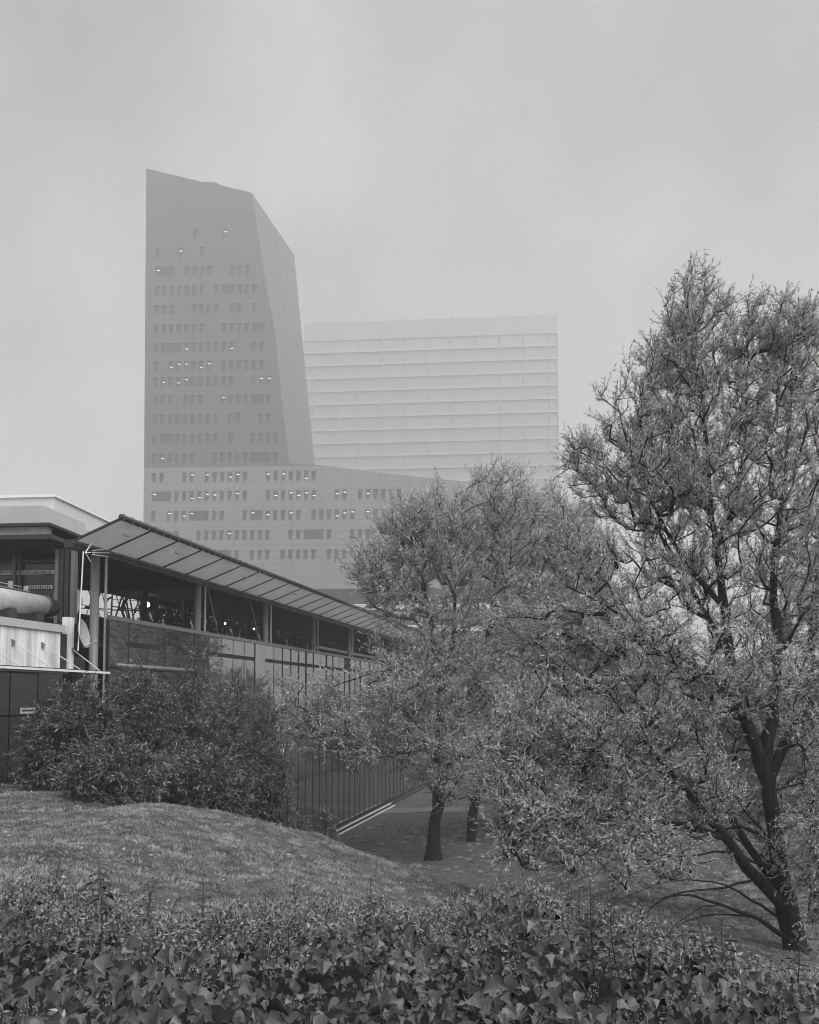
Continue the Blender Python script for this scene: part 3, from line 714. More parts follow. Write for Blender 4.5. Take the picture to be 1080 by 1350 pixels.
# satellite dishes
def dish(px, py, s_or_u, R_, label, tilt, face):
    u_ = s_or_u; s_, z_ = hit_u(W, px, py, u_); c = P3(W, u_, s_, z_)
    if tilt: u_, z_ = hit_s(N5, px, py, tilt); c = P3(N5, u_, tilt, z_)
    rt = thing('satellite_dish', c-Vector((0,0,R_)), label, 'satellite dish', 'satellite dishes by the first column')
    ax = Vector(face).normalized(); a = ax.orthogonal().normalized(); b = ax.cross(a)
    mb = MB(); mb.v.append(c-ax*R_*.25)
    rings = 5; n = 28
    for sd in (0, 1):
        for k in range(1, rings+1):
            r = R_*k/rings
            for i in range(n):
                t = 2*math.pi*i/n; mb.v.append(c+a*(r*math.cos(t))+b*(r*math.sin(t))+ax*(R_*.25*((k/rings)**2-1)-.012*sd))
        if sd == 0: mb.v.append(c-ax*(R_*.25+.012)); 
    n1 = 1
    for base, apex, flip in ((1, 0, False), (1+rings*n+1, 1+rings*n, True)):
        for i in range(n):
            f = (apex, base+i, base+(i+1)%n); mb.f.append(f if not flip else f[::-1])
        for k in range(rings-1):
            for i in range(n):
                f = (base+k*n+i, base+(k+1)*n+i, base+(k+1)*n+(i+1)%n, base+k*n+(i+1)%n); mb.f.append(f)
    mb.build('reflector', M['dish'], rt, True)
    tip = c+ax*R_*.9+Vector((0,0,-R_*.75))
    MB().tube(c-ax*.02+Vector((0,0,-R_*.95)), tip, .02, n=6).build('feed_arm', M['galv'], rt)
    MB().tube(tip-ax*.04+Vector((0,0,.0)), tip-ax*.02+Vector((0,0,.09)), .035, n=8).build('receiver', M['galv'], rt)
    MB().tube(c-ax*.25*R_, c-ax*.25*R_-Vector(W[0])*.0+Vector((-.28,.1,-.05)), .025, n=6).build('bracket', M['steel_dark'], rt)
dish(111, 835, .25, .40, 'grey satellite dish seen edge-on just left of the first round column', 0, (.97,.02,.2))
dish(90, 789, -1.2, .47, 'round grey dish partly hidden behind the window posts', 2.95, (.75,-.65,.15))
# antenna
u_ = .3; s_, z_ = hit_u(W, 103, 858, u_); s2, z2 = hit_u(W, 110, 727, u_)
an = thing('tv_antenna', P3(W,u_,s_,z_), 'thin pale antenna mast with spread rods in front of the canopy end', 'antenna')
top = P3(W,u_,s2,z2); MB().tube(P3(W,u_,s_,z_), top, .018, n=6).build('mast', M['white_metal'], an)
for (xa,ya,xb,yb) in ((113,728,121,716),(113,729,120,741),(112,728.5,120,728.5)):
    sa, za = hit_u(W, xa, ya, u_); sb_, zb_ = hit_u(W, xb, yb, u_)
    MB().tube(P3(W,u_,sa,za), P3(W,u_,sb_,zb_), .014, n=5).build('boom', M['white_metal'], an)
for (xa,ya,xb,yb) in ((122,726,144,723.5),(122,728.5,144,729),(122,731,143,734)):
    sa, za = hit_u(W, xa, ya, u_); sb_, zb_ = hit_u(W, xb, yb, u_)
    MB().tube(P3(W,u_,sa,za), P3(W,u_,sb_,zb_), .016, n=5).build('element', M['white_metal'], an)

# ---------------------------------------------------------------- trees
def grow(limbs, blobs, ncl, step, seg_noise, centre, tipr, expo=2.2, up=.15):
    nodes = []; par = []; fixed = []
    branches = []
    for lb in limbs:
        pts = [np.array(at(p[0], p[1], p[2])) for p in lb]; rad = [p[3] for p in lb]
        ids = []; first = None
        if nodes:
            A = np.array(nodes); d = np.linalg.norm(A-pts[0], axis=1); j = int(d.argmin())
            if d[j] < 1.2*step*4: first = j; pts[0] = A[j]
        dense = []; dr = []
        for i in range(len(pts)-1):
            L_ = np.linalg.norm(pts[i+1]-pts[i]); k = max(1, int(L_/step))
            p0 = pts[max(i-1,0)]; p3 = pts[min(i+2, len(pts)-1)]
            for t in range(k):
                f = t/k; p1, p2 = pts[i], pts[i+1]
                q = .5*((2*p1)+(-p0+p2)*f+(2*p0-5*p1+4*p2-p3)*f*f+(-p0+3*p1-3*p2+p3)*f**3)
                dense.append(q); dr.append(rad[i]+(rad[i+1]-rad[i])*f)
        dense.append(pts[-1]); dr.append(rad[-1])
        prev = first if first is not None else -1; ids = [] if first is None else [first]
        for i, q in enumerate(dense):
            if i == 0 and first is not None: continue
            q = q + rng.normal(0, step*.045, 3)*(1 if i else 0)
            nodes.append(q); par.append(prev); fixed.append(dr[i]); prev = len(nodes)-1; ids.append(prev)
        branches.append((ids, True, dr[0]))
    # targets
    wts = np.array([b[6] for b in blobs], float); wts /= wts.sum()
    tg = []
    for b, wt in zip(blobs, wts):
        k = max(3, int(round(ncl*wt))); c = np.array(at(b[0], b[1], b[2])); sc_ = b[2]/F
        d = norm(rng.normal(0, 1, (k,3))); r = rng.random(k)**(1/2.2)
        tg.append(c + d*r[:,None]*np.array([b[3]*sc_, b[5], b[4]*sc_]))
    tg = np.concatenate(tg)
    A = np.array(nodes); dd = np.array([np.linalg.norm(A-t, axis=1).min() for t in tg]); order = np.argsort(dd)
    cap = len(nodes)+len(tg)*14; buf = np.zeros((cap,3)); buf[:len(nodes)] = A; nn = len(nodes)
    fixed = list(fixed); tips = []
    for ti in order:
        t = tg[ti]; v = t-buf[:nn]; d = np.linalg.norm(v, axis=1)
        cost = d*(1+.9*(v[:,2] < -.1*d)+.35*(v[:,2] < .35*d)); j = int(cost.argmin()); L_ = d[j]
        k = min(12, max(1, int(L_/step)))
        p0 = buf[j].copy(); jp = par[j]
        dirp = (buf[j]-buf[jp]) if jp >= 0 else np.array([0,0,1.])
        dirp = dirp/max(np.linalg.norm(dirp), 1e-6)
        c1 = p0+dirp*L_*.33+np.array([0,0,up*L_*.5]); prev = j; ids = [j]
        for q in range(1, k+1):
            f = q/k; pt = (1-f)**2*p0+2*f*(1-f)*c1+f*f*t
            if q < k: pt = pt+rng.normal(0, seg_noise*step, 3)
            buf[nn] = pt; par.append(prev); fixed.append(0); prev = nn; ids.append(nn); nn += 1
            if nn >= cap-1: break
        branches.append((ids, False, 0)); tips.append(prev)
    par_ = np.array(par); acc = np.zeros(nn); 
    for t in tips: acc[t] += 1
    for i in range(nn-1, -1, -1):
        if par_[i] >= 0: acc[par_[i]] += acc[i]
    rad = tipr*np.maximum(acc, 1)**(1/expo)
    fx = np.array(fixed[:nn]); rad = np.where(fx > 0, fx, rad)
    return buf[:nn], rad, branches, tips, par_
def tree(name, label, group, base, limbs, blobs, ncl, step, tw_n, tw_len, leaves, leaf_l, leaf_w, m, tipr=.006, droop=.25, upb=.5, sides=8, cat='tree', nlimb=5, limbname='limb', spread=.6, tshift=0.0):
    rt = thing(name, base, label, cat, group); rel = np.array(base)
    nodes, rad, branches, tips, par = grow(limbs, blobs, ncl, step, .10, None, tipr)
    segs = [[], []]
    cnt = 0
    for bi, (ids, isl, _) in enumerate(branches):
        if len(ids) < 2: continue
        pts = nodes[ids]-rel; r = rad[ids].copy()
        if not isl: r[0] = min(r[0], r[1]*1.25)
        if isl and bi:
            r[0] = r[1]
        if isl:
            V, Fc = tubes_np([(pts, r*(1+rng.normal(0,.07,len(r))), 12 if bi == 0 else sides)])
            link('trunk' if bi == 0 else limbname, mesh_np('limb', V, Fc, smooth=True), M['bark'], rt)
        else: segs[0].append((pts, r, 4 if r.max() > .012 else 3))
    if segs[0]:
        V, Fc = tubes_np(segs[0]); tag(link('branches', mesh_np('branches', V, Fc, smooth=True), M['bark'], rt), kind='stuff')
    # twigs with leaves
    T = nodes[tips]; Tp = nodes[par[tips]]
    P0 = np.repeat(T, tw_n, 0) + (np.repeat(Tp-T, tw_n, 0))*rng.random((len(T)*tw_n,1))*1.5
    cen = nodes[:].mean(0)
    outd = norm(np.repeat(T-cen, tw_n, 0)); brd = norm(np.repeat(T-Tp, tw_n, 0))
    D = norm(brd*.7 + outd*.4 + rng.normal(0, spread, P0.shape) + np.array([0,0,upb]))
    Lt = tw_len*(.5+.8*rng.random(len(P0)))
    tt = (np.arange(leaves)+rng.random(leaves))/leaves
    sag = np.array([0,0,-1.0])
    Pm = P0[:,None,:]+D[:,None,:]*(Lt[:,None]*tt[None])[:,:,None]+sag*(droop*Lt[:,None]*tt[None]**2)[:,:,None]
    Pm = Pm.reshape(-1,3)
    dirs = norm(np.repeat(D, leaves, 0) + sag*(2*droop*np.tile(tt, len(P0)))[:,None])
    LD = norm(dirs*.8+rng.normal(0, .45, Pm.shape)+np.array([0,0,-.1])); NN = norm(rng.normal(0, .8, Pm.shape)+np.array([.2,-.5,.8]))
    cl = np.repeat(rng.random(len(T))*.25, tw_n*leaves)+np.repeat(rng.random(len(P0))*.25, leaves)-.1
    tint = np.clip(rng.random(len(Pm))**1.3*.75+cl+tshift, 0, 1)
    me = scatter(LANCE_V, LANCE_F, Pm, LD, NN, leaf_l*(.6+.7*rng.random(len(Pm))), leaf_w*(.7+.6*rng.random(len(Pm))), 'crown', tint=tint, rel=rel)
    tag(link('crown', me, m, rt), kind='stuff')
    # twiglets: thin three-sided stems
    n = len(P0); E1 = P0+D*Lt[:,None]*.5+sag*(droop*.25*Lt)[:,None]; E2 = P0+D*Lt[:,None]+sag*(droop*Lt)[:,None]
    a = norm(np.cross(D, np.array([.3,.2,.9]))); b = np.cross(D, a); r0 = tipr*.7
    ring = lambda C, r: [C+a*r, C+(-.5*a+.87*b)*r, C+(-.5*a-.87*b)*r]
    VV = np.stack(ring(P0, r0)+ring(E1, r0*.6)+ring(E2, r0*.25), 1).reshape(-1,3)-rel
    f = np.array([(0,1,4),(0,4,3),(1,2,5),(1,5,4),(2,0,3),(2,3,5),(3,4,7),(3,7,6),(4,5,8),(4,8,7),(5,3,6),(5,6,8)])
    tag(link('twigs', mesh_np('twigs', VV, (f[None]+(np.arange(n)*9)[:,None,None]).reshape(-1,3)), M['bark'], rt), kind='stuff')
    return rt
def groundpt(px, Y):
    x = (px-540)/F*Y/1.0; return x, Y, hz(x, Y)

# big willow at the right
Yd = 17.0
def gy(px, Y):           # photograph row of the ground there
    x = (px-540)/F*Y; z = hz(x, Y)
    # iterate projection
    v = Vector((x, Y, z-H)); fwd = v.y*cp+v.z*sp; up = -v.y*sp+v.z*cp
    return PY0-F*up/fwd
limbsD = [
 [(1054,gy(1052,17)+14,17,.38),(1049,1245,17,.27),(1044,1222,17,.225),(1034,1180,17,.19),(1022,1100,17,.165),(1013,1035,17,.15),(1000,1000,17,.15)],
 [(1000,1000,17,.15),(978,930,17,.125),(962,865,17,.105),(955,800,17,.085),(944,720,17,.068),(932,620,17.1,.05),(926,520,17.1,.034),(918,440,17.1,.02),(912,368,17.1,.007)],
 [(1016,1050,17,.15),(1010,985,17.1,.13),(1018,950,17.2,.12),(1024,850,17.4,.10),(1020,760,17.6,.08),(1034,640,17.7,.055),(1044,500,17.7,.03),(1050,410,17.7,.009)],
 [(1018,1040,17,.12),(1032,985,17.1,.10),(1055,950,17.3,.085),(1090,930,17.6,.07),(1110,840,17.8,.05),(1120,700,18,.03)],
 [(1040,1205,17,.15),(1010,1170,16.8,.125),(985,1145,16.6,.11),(958,1105,16.4,.10),(930,1075,16.2,.08),(895,1030,16,.06),(855,985,15.7,.04),(800,910,15.4,.02)],
 [(1046,1190,17,.12),(1020,1160,17.2,.095),(990,1120,17.4,.08),(962,1075,17.5,.07),(938,1040,17.6,.055),(900,1000,17.6,.04),(860,975,17.6,.02)],
 [(1050,1235,17,0.0558),(1000,1212,16.6,0.0434),(950,1192,16.1,0.0310),(900,1180,15.7,0.0217),(860,1195,15.4,0.0149),(832,1235,15.2,0.0062)],
 [(1050,1225,17,0.0372),(1005,1195,16.7,0.0279),(955,1168,16.3,0.0186),(905,1160,15.9,0.0124),(850,1172,15.6,0.0074),(795,1200,15.4,0.0037)],
 [(1000,1212,16.6,0.0248),(960,1205,16.3,0.0186),(905,1215,15.9,0.0124),(865,1245,15.7,0.0050)],
 [(950,1192,16.1,0.0186),(915,1200,15.6,0.0124),(880,1230,15.3,0.0050)],
 [(1003,1140,17,0.0310),(960,1125,16.8,0.0217),(905,1128,16.6,0.0149),(850,1140,16.4,0.0093),(800,1165,16.2,0.0043)],
 [(1020,1120,17,0.0248),(985,1070,17.3,0.0174),(955,1040,17.5,0.0112),(915,1030,17.7,0.0050)],
 [(985,1160,16.8,0.0310),(940,1172,16.2,0.0217),(890,1178,15.8,0.0149),(850,1205,15.5,0.0093),(838,1225,15.3,0.0043)],
 [(965,1112,16.4,.07),(915,1092,16.0,.05),(860,1080,15.6,.035),(800,1065,15.3,.02),(745,1050,15.1,.01)],
 [(983,945,17,.075),(938,895,16.8,.06),(897,868,16.6,.048),(850,835,16.3,.034),(800,800,16,.022),(745,770,15.8,.01)],
 [(955,810,17,.06),(905,745,16.9,.045),(862,665,16.8,.032),(830,590,16.8,.02),(812,530,16.8,.008)],
 [(962,870,17,.06),(925,800,17.2,.045),(880,720,17.3,.034),(820,640,17.3,.022),(775,590,17.3,.009)],
 [(944,720,17,.05),(975,640,17.1,.036),(985,540,17.2,.024),(985,430,17.2,.009)],
 [(1022,1110,17,.05),(975,1090,17.2,.03),(940,1098,17.3,.02),(880,1120,17.2,.012)],
 [(1026,1100,17,.05),(1060,1080,17.2,.04),(1100,1060,17.3,.03)],
 [(930,1075,16.2,.05),(870,1100,15.7,.035),(800,1085,15.2,.022),(720,1075,14.9,.011),(660,1110,14.7,.006)],
 [(897,1032,16,.04),(840,1000,15.6,.03),(780,990,15.3,.02),(700,1000,15.1,.01)],
]
blobsD = [(916,440,17.1,48,88,.9,100),(890,480,17.1,55,60,1,60),(1030,520,17.6,85,120,1.6,210),(865,540,17,75,90,1.2,90),(840,625,17,95,75,1.6,90),(940,620,17.2,110,130,1.6,190),
 (1050,700,17.8,90,120,1.6,140),(880,760,17,100,70,1.5,90),(800,850,16.3,110,85,1.6,190),(900,880,16.6,110,80,1.6,120),(750,960,15.6,90,95,1.4,150),
 (850,990,16,100,80,1.6,140),(700,1095,15,75,62,1.1,85),(790,1095,15.3,95,60,1.3,120),(1000,830,17.8,90,100,1.5,90),(680,1010,15.2,50,80,1.0,90),
 (1050,900,17.8,60,110,1.2,70),(780,740,16.3,40,60,.8,30),(890,1120,15.6,60,40,1,30),(1055,430,17.8,45,50,1,50),(770,615,17.2,28,35,.6,25),(955,930,18.2,70,80,.9,110),(1010,1080,18.6,60,80,.8,70),(925,1060,17.8,60,60,1,70),(960,700,18.2,120,160,1.2,90),(985,900,16.2,60,45,.6,35),(930,1040,15.9,55,50,.6,40),(1035,1120,16.6,24,80,.2,9),(1070,980,16.6,30,60,.5,22),(700,850,16.6,60,60,1.2,60),(880,650,16.8,90,60,1,80),(1000,440,17.4,60,50,.8,60)]
tree('willow_tree', 'big near willow at the right with a forking dark trunk rising above the hedge', 'willows in the park',
     Vector((at(1052,1262,17).x, 17, hz(at(1052,1262,17).x, 17)-.05)), limbsD, blobsD, 3500, .28, 5, .50, 12, .10, .022, M['leaf_near'], tipr=.0075, droop=.14, upb=.75, spread=.45)

# tree at the right edge
limbsE = [[(1078,gy(1078,19)+8,19,.2),(1074,1150,19,.15),(1070,1060,19,.13),(1063,990,19,.11),(1066,900,19,.1),(1075,800,19,.07),(1085,650,19,.04)],
 [(1070,1080,19,.1),(1090,1000,19,.08),(1110,900,19,.05)], [(1064,1000,19,.06),(1040,1030,18.8,.035),(1010,1060,18.6,.015)]]
blobsE = [(1090,760,19.4,50,160,1.4,120),(1085,960,18.2,35,120,.8,60),(1078,1120,15.8,24,100,.5,40),(1100,560,19.5,50,90,1.2,70)]
tree('willow_tree', 'slender tree cut off by the right edge beside the big willow trunk', 'willows in the park',
     Vector((at(1078,1200,19).x, 19, hz(at(1078,1200,19).x, 19)-.05)), limbsE, blobsE, 520, .3, 5, .5, 14, .10, .021, M['leaf_near'], tipr=.006, droop=.35)

# three willows in the hollow
def wl(Y, lim): return [[(a, b, Y+dy, r) for (a, b, dy, r) in l] for l in lim]
limbsA = wl(37, [
 [(571,gy(571,37)+6,0,.48),(572,1124,0,.38),(573,1108,0,.34),(575,1080,0,.29),(579,1045,0,.26),(584,1015,0,.23)],
 [(584,1020,0,.2),(566,990,-.3,.13),(548,955,-.7,.10),(530,930,-1,.07),(515,915,-1.2,.04)],
 [(582,1005,0,.22),(580,960,.2,.19),(575,900,.3,.16),(570,835,.3,.13),(560,785,.3,.10),(548,735,.3,.06),(538,680,.3,.03)],
 [(575,905,.3,.12),(596,850,.5,.10),(600,790,.7,.08),(594,720,.7,.05),(600,665,.7,.02)],
 [(584,1000,0,.17),(604,950,.3,.14),(632,880,.8,.11),(650,800,1,.08),(655,720,1,.05),(660,640,1,.02)],
 [(572,880,.3,.08),(535,882,-.3,.06),(490,888,-.9,.04),(440,905,-1.4,.02)],
 [(562,795,.3,.07),(530,778,-.2,.05),(500,760,-.6,.035),(475,745,-.9,.015)],
 [(568,990,-.3,.08),(540,993,-.9,.05),(500,990,-1.5,.035),(450,975,-2,.02),(400,955,-2.3,.01)],
 [(585,1010,0,.09),(620,985,-.8,.06),(650,985,-1.3,.03)]])
blobsA = [(b[0],b[1],37+b[2],b[3],b[4],b[5],b[6]) for b in [(545,715,.3,55,62,2,150),(575,700,.5,50,60,2,90),(515,790,-.3,40,30,2,40),(660,690,1,70,72,2.4,200),(610,760,.6,85,70,2.6,150),(495,750,-.5,42,35,1.4,60),(560,840,.2,80,50,2.2,90),
 (520,910,-1,60,42,2,80),(420,935,-1.6,62,48,1.5,48),(590,900,0,70,60,2.2,110),(640,880,.8,70,80,2.4,110),(480,975,-1.6,70,35,1.6,70),(600,1000,-.6,75,55,2,110),(540,960,-.8,70,50,2,80),(395,975,-2,40,25,1,10)]]
tree('willow_tree', 'middle willow standing nearest the glass wall with a stout trunk in the hollow', 'willows in the park', Vector((at(571,1130,37).x, 37, hz(at(571,1130,37).x, 37)-.05)),
     limbsA, blobsA, 2050, .5, 4, .95, 12, .19, .045, M['leaf_mid'], tipr=.011, droop=.14, upb=.75, spread=.45)
limbsB = wl(42, [[(621,gy(621,42)+3,0,.3),(624,1075,0,.24),(632,1020,0,.2),(650,960,0,.17),(672,880,0,.13),(690,790,0,.09),(705,720,0,.05),(712,670,0,.02)],
 [(650,960,0,.12),(620,900,.4,.08),(610,820,.5,.04)], [(672,885,0,.1),(720,820,0,.07),(745,740,.2,.03)]])
blobsB = [(b[0],b[1],42+b[2],b[3],b[4],b[5],b[6]) for b in [(715,705,.2,75,58,2.6,200),(700,800,0,85,70,2.6,150),(680,900,0,75,75,2.4,120),(650,1010,0,55,55,2,80)]]
tree('willow_tree', 'willow behind the middle one, its thin dark trunk just right of the stout trunk', 'willows in the park', Vector((at(621,1105,42).x, 42, hz(at(621,1105,42).x, 42)-.05)),
     limbsB, blobsB, 1250, .55, 4, 1.0, 11, .2, .05, M['leaf_mid'], tipr=.012, droop=.14, upb=.75, spread=.45)
limbsC = wl(46, [[(664,gy(664,46)+3,0,.36),(668,1060,0,.3),(690,1000,0,.24),(720,920,0,.18),(745,830,0,.12),(760,760,0,.06),(768,700,0,.02)],
 [(720,920,0,.12),(780,860,0,.08),(830,820,0,.03)]])
blobsC = [(b[0],b[1],46+b[2],b[3],b[4],b[5],b[6]) for b in [(760,735,0,50,60,2.4,120),(760,840,0,85,70,2.8,150),(820,900,0,80,60,2.8,110),(720,940,0,80,70,2.6,100),(700,1040,0,50,40,1.6,50)]]
tree('willow_tree', 'rearmost willow of the hollow, its trunk half hidden by the big willow\'s leaves', 'willows in the park', Vector((at(664,1095,46).x, 46, hz(at(664,1095,46).x, 46)-.05)),
     limbsC, blobsC, 1100, .6, 4, 1.05, 11, .21, .055, M['leaf_mid'], tipr=.012, droop=.14, upb=.75, spread=.45)
# trees beyond the lawn
far = [(870,50,905,'just left of the big trunk, nearest of the row'),(960,54,900,'just behind the big trunk'),(1030,50,915,'between the big trunk and the right edge'),(790,52,950,'low at the edge of the hollow'),(830,66,880,'left of the big willow fork'),(905,72,870,'seen between the big willow\'s left limbs'),(985,68,862,'directly behind the big willow fork'),(1050,76,868,'near the right edge behind the slender tree'),(760,78,905,'behind the rearmost willow'),(1100,64,850,'at the right edge, furthest right of the row')]
for px, Y, ty, lb in far:
    gyp = gy(px, Y); hh = gyp-ty
    lim = [[(px,gyp+2,Y,.3),(px+3,gyp-hh*.3,Y,.2),(px-2,gyp-hh*.7,Y,.1),(px,ty+10,Y,.03)]]
    bl = [(px, ty+hh*.35, Y, 42, hh*.35, 2.4, 60),(px-18, ty+hh*.55, Y, 30, hh*.3, 2, 30),(px+20, ty+hh*.5, Y, 30, hh*.35, 2, 30),(px, ty+hh*.78, Y, 48, hh*.18, 2.4, 40)]
    tree('park_tree', 'hazy round-crowned tree beyond the lawn '+lb, 'far row of trees beyond the lawn', Vector((at(px,gyp,Y).x, Y, hz(at(px,gyp,Y).x, Y)-.05)),
         lim, bl, 160, .9, 6, 1.1, 10, .34, .13, M['leaf_far'], tipr=.02, sides=6)

# shrubs in front of the glass wall
sh = [(66,18.6,935,40,'leftmost low dark shrub in front of the glazed doors'),(112,18.4,892,50,'dark shrub below the satellite dish and first column'),(185,19.4,868,55,'tall dark shrub in the middle of the bank under the canopy'),
      (255,20.6,852,52,'tallest dark shrub with glossy leaves under the second column'),(312,21.5,885,44,'dark shrub at the right end of the bank by the glass wall'),(350,22.6,975,32,'small shrub where the mound drops to the wall foot'),
      (150,16.6,975,70,'low leafy shrub at the front edge of the mound\'s crest'),(352,22.0,915,34,'tall loose shrub between the bank and the middle willow\'s low boughs'),(430,25.5,1062,22,'small bush at the mound\'s edge beside the wall rail'),(262,18.0,985,66,'dense low shrub at the front of the bank near the drop'),(392,23.6,1078,26,'knee-high shrub trailing down the mound toward the wall rail')]
for px, Y, ty, rx, lb in sh:
    gyp = gy(px, Y); hh = max(gyp-ty, 26)
    lim = [[(px,gyp+1,Y,.05),(px+2,gyp-hh*.3,Y,.035),(px-4,gyp-hh*.6,Y,.02),(px+3,ty+12,Y,.008)], [(px,gyp+1,Y,.05),(px-rx*.3,gyp-hh*.35,Y,.03),(px-rx*.5,gyp-hh*.7,Y,.012)],
           [(px,gyp+1,Y,.05),(px+rx*.35,gyp-hh*.35,Y,.03),(px+rx*.55,gyp-hh*.65,Y,.012)]]
    bl = [(px, ty+hh*.38, Y, rx*.75, hh*.38, .8, 60), (px-rx*.45, ty+hh*.6, Y, rx*.6, hh*.36, .7, 40), (px+rx*.45, ty+hh*.58, Y, rx*.6, hh*.36, .7, 40), (px, ty+hh*.82, Y, rx*.9, hh*.22, .8, 40)]
    tree('shrub', lb, 'bank of dark shrubs along the glass wall', Vector((at(px,gyp,Y).x, Y, hz(at(px,gyp,Y).x, Y)-.02)),
         lim, bl, 260, .22, 6, .36, 9, .105, .026, M['leaf_shrub'], tipr=.004, droop=.3, upb=.5, cat='shrub', sides=5, limbname='stem')

# ---------------------------------------------------------------- ivy hedge in the foreground
def far_edge(x): return 5.45-.75*sstep(.3, 2.3, np.asarray(x, float))+.12*np.sin(np.asarray(x, float)*2.7)
def top_z(x, y):
    x = np.asarray(x, float); y = np.asarray(y, float)
    b = 6.02 + .05*np.sin(x*2.1+.5)*np.sin(y*1.7) + .07*np.sin(x*4.3+y*2.2) + .05*np.sin(x*8.3+1+np.sin(y*5))*np.sin(y*6.3+x) + .03*np.sin(x*17+y*9)*np.sin(y*15-x*4)
    fe = far_edge(x)
    b = b - .13*sstep(.3, 2.3, x) - .30*sstep(fe-.8, fe, y) + .26*(1-sstep(2.0, 3.9, y))
    return b
hx0, hx1, hy0, hy1 = -4.2, 4.4, 1.5, 5.85
hr = thing('ivy_hedge', (0, 4, hz(0,4)), 'dense foreground hedge of ivy with large glossy pointed leaves', 'hedge')
hl = np.array(hr.location)
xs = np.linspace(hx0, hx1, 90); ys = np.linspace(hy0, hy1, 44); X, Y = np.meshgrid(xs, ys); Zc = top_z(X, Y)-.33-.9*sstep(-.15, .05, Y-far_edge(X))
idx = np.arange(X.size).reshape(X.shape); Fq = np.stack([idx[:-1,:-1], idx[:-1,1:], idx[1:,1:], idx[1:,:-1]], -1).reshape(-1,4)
tag(link('inner_shade_mass', mesh_np('inner_shade_mass', np.stack([X,Y,Zc],-1).reshape(-1,3)-hl, Fq, smooth=True), M['hedge_core_shade'], hr), kind='stuff')  # near-black sheet under the leaves; the shade of deep gaps is its colour
n = 30000
x = rng.uniform(hx0, hx1, n); y = hy0+(hy1-hy0)*rng.random(n)**.9
k = (np.abs(x) < y*.56+.35) & (y < far_edge(x)); x, y = x[k], y[k]; hole = np.sin(x*11+np.sin(y*9)*1.5)*np.sin(y*10+np.sin(x*6.3)*1.7)
k = (hole < .32) | (rng.random(len(x)) < .12); x, y, hole = x[k], y[k], hole[k]; n = len(x)
dep = rng.random(n)**1.0*.26+.12*(hole > .25)
P = np.stack([x, y, top_z(x, y)-dep+.015], -1)
az = rng.normal(-math.pi/2, 1.25, n)
D = norm(np.stack([np.cos(az), np.sin(az), -.7+rng.normal(0,.6,n)], -1))
Nn = norm(np.stack([rng.normal(0,.7,n), -.55+rng.normal(0,.6,n), np.full(n, .8)], -1))
fr_ = 1-sstep(4.3, 5.6, y)
Ls = (.018+.018*rng.random(n)+.034*(rng.random(n)**3))*(.6+.5*fr_); 
dist = y; order = np.argsort(-(Ls/dist*np.where(dep < .09, 1, .3)*(np.abs(x) < y*.5)*(y > 2.15)))
big, rest = order[:300], order[300:]
half = len(rest)//2
for sub, TV in ((rest[:half], IVY_V), (rest[half:], HEART_V)):
    me = scatter(TV, IVY_F, P[sub], D[sub], Nn[sub], Ls[sub], Ls[sub]*1.05, 'small_ivy_leaves', rel=hl, luv=True, smooth=True)
    tag(link('ivy_leaves', me, M['ivy'], hr), kind='stuff')
tmpl = []
for TV in (IVY_V, HEART_V, OVAL_V):
    for tv in (.35, .7):
        tmpl.append(mesh_np('leaf', TV*np.array([1,1.05,1]), IVY_F, np.full(len(TV), tv), TV, True))
def place_leaf(parent, me, m, P, D, N_, L, W_=None, base=None):
    D = Vector(D).normalized(); S = Vector(N_).cross(D).normalized(); Nq = D.cross(S)
    o = link('leaf', me, m, parent)
    Mx = Matrix.Identity(4)
    W_ = W_ or L
    for i in range(3): Mx[i][0] = D[i]*L; Mx[i][1] = S[i]*W_; Mx[i][2] = Nq[i]*L; Mx[i][3] = P[i]-base[i]
    o.matrix_local = Mx
    return o
for i in big:
    place_leaf(hr, tmpl[rng.integers(0,4)], M['ivy'], P[i]+np.array([0,0,.02]), D[i], Nn[i]+np.array([0,-.2,0]), float(Ls[i]*1.08), base=hl)
# small pointed leaves and twigs filling the hedge, denser toward its far side
n = 100000
x = rng.uniform(hx0, hx1, n); y = hy0+.6+(hy1-hy0-.5)*rng.random(n)**.6
patch = np.sin(x*2.3+1)*np.sin(y*1.9)+np.sin(x*5.1+y*3)*.5
k = (np.abs(x) < y*.56+.3) & (y < far_edge(x)+.05) & ((y > far_edge(x)-1.15+.45*np.sin(x*3)*np.sin(x*1.3+1)) | ((patch > 1.2) & (rng.random(n) < .25))); x, y = x[k], y[k]; n = len(x)
P = np.stack([x, y, top_z(x, y)-rng.random(n)**1.5*.12+.05*rng.random(n)**2+.02], -1)
D = norm(rng.normal(0, .7, (n,3))+np.array([0,0,.5])); Nn = norm(rng.normal(0,.6,(n,3))+np.array([0,-.3,.8]))
tag(link('small_leaves', scatter(LANCE_V, LANCE_F, P, D, Nn, .017+.024*rng.random(n), .006+.008*rng.random(n), 'small_leaves', rel=hl), M['small'], hr), kind='stuff')
# twig stems poking through
segs = []
for i in range(260):
    x = rng.uniform(-3, 3); y = rng.uniform(2.0, 5.3)
    if abs(x) > y*.52: continue
    z = top_z(x, y); d = norm(rng.normal(0,.5,3)+np.array([0,0,.7])); L_ = rng.uniform(.08, .2)
    t = np.linspace(0,1,5)[:,None]; segs.append((np.array([x,y,z-.1])+d*L_*t+np.array([0,0,-.3*L_])*t**2+rng.normal(0,.004,(5,3))-hl, np.linspace(.0022,.001,5), 4))
V, Fc = tubes_np(segs); tag(link('stems', mesh_np('stems', V, Fc, smooth=True), M['stem'], hr), kind='stuff')
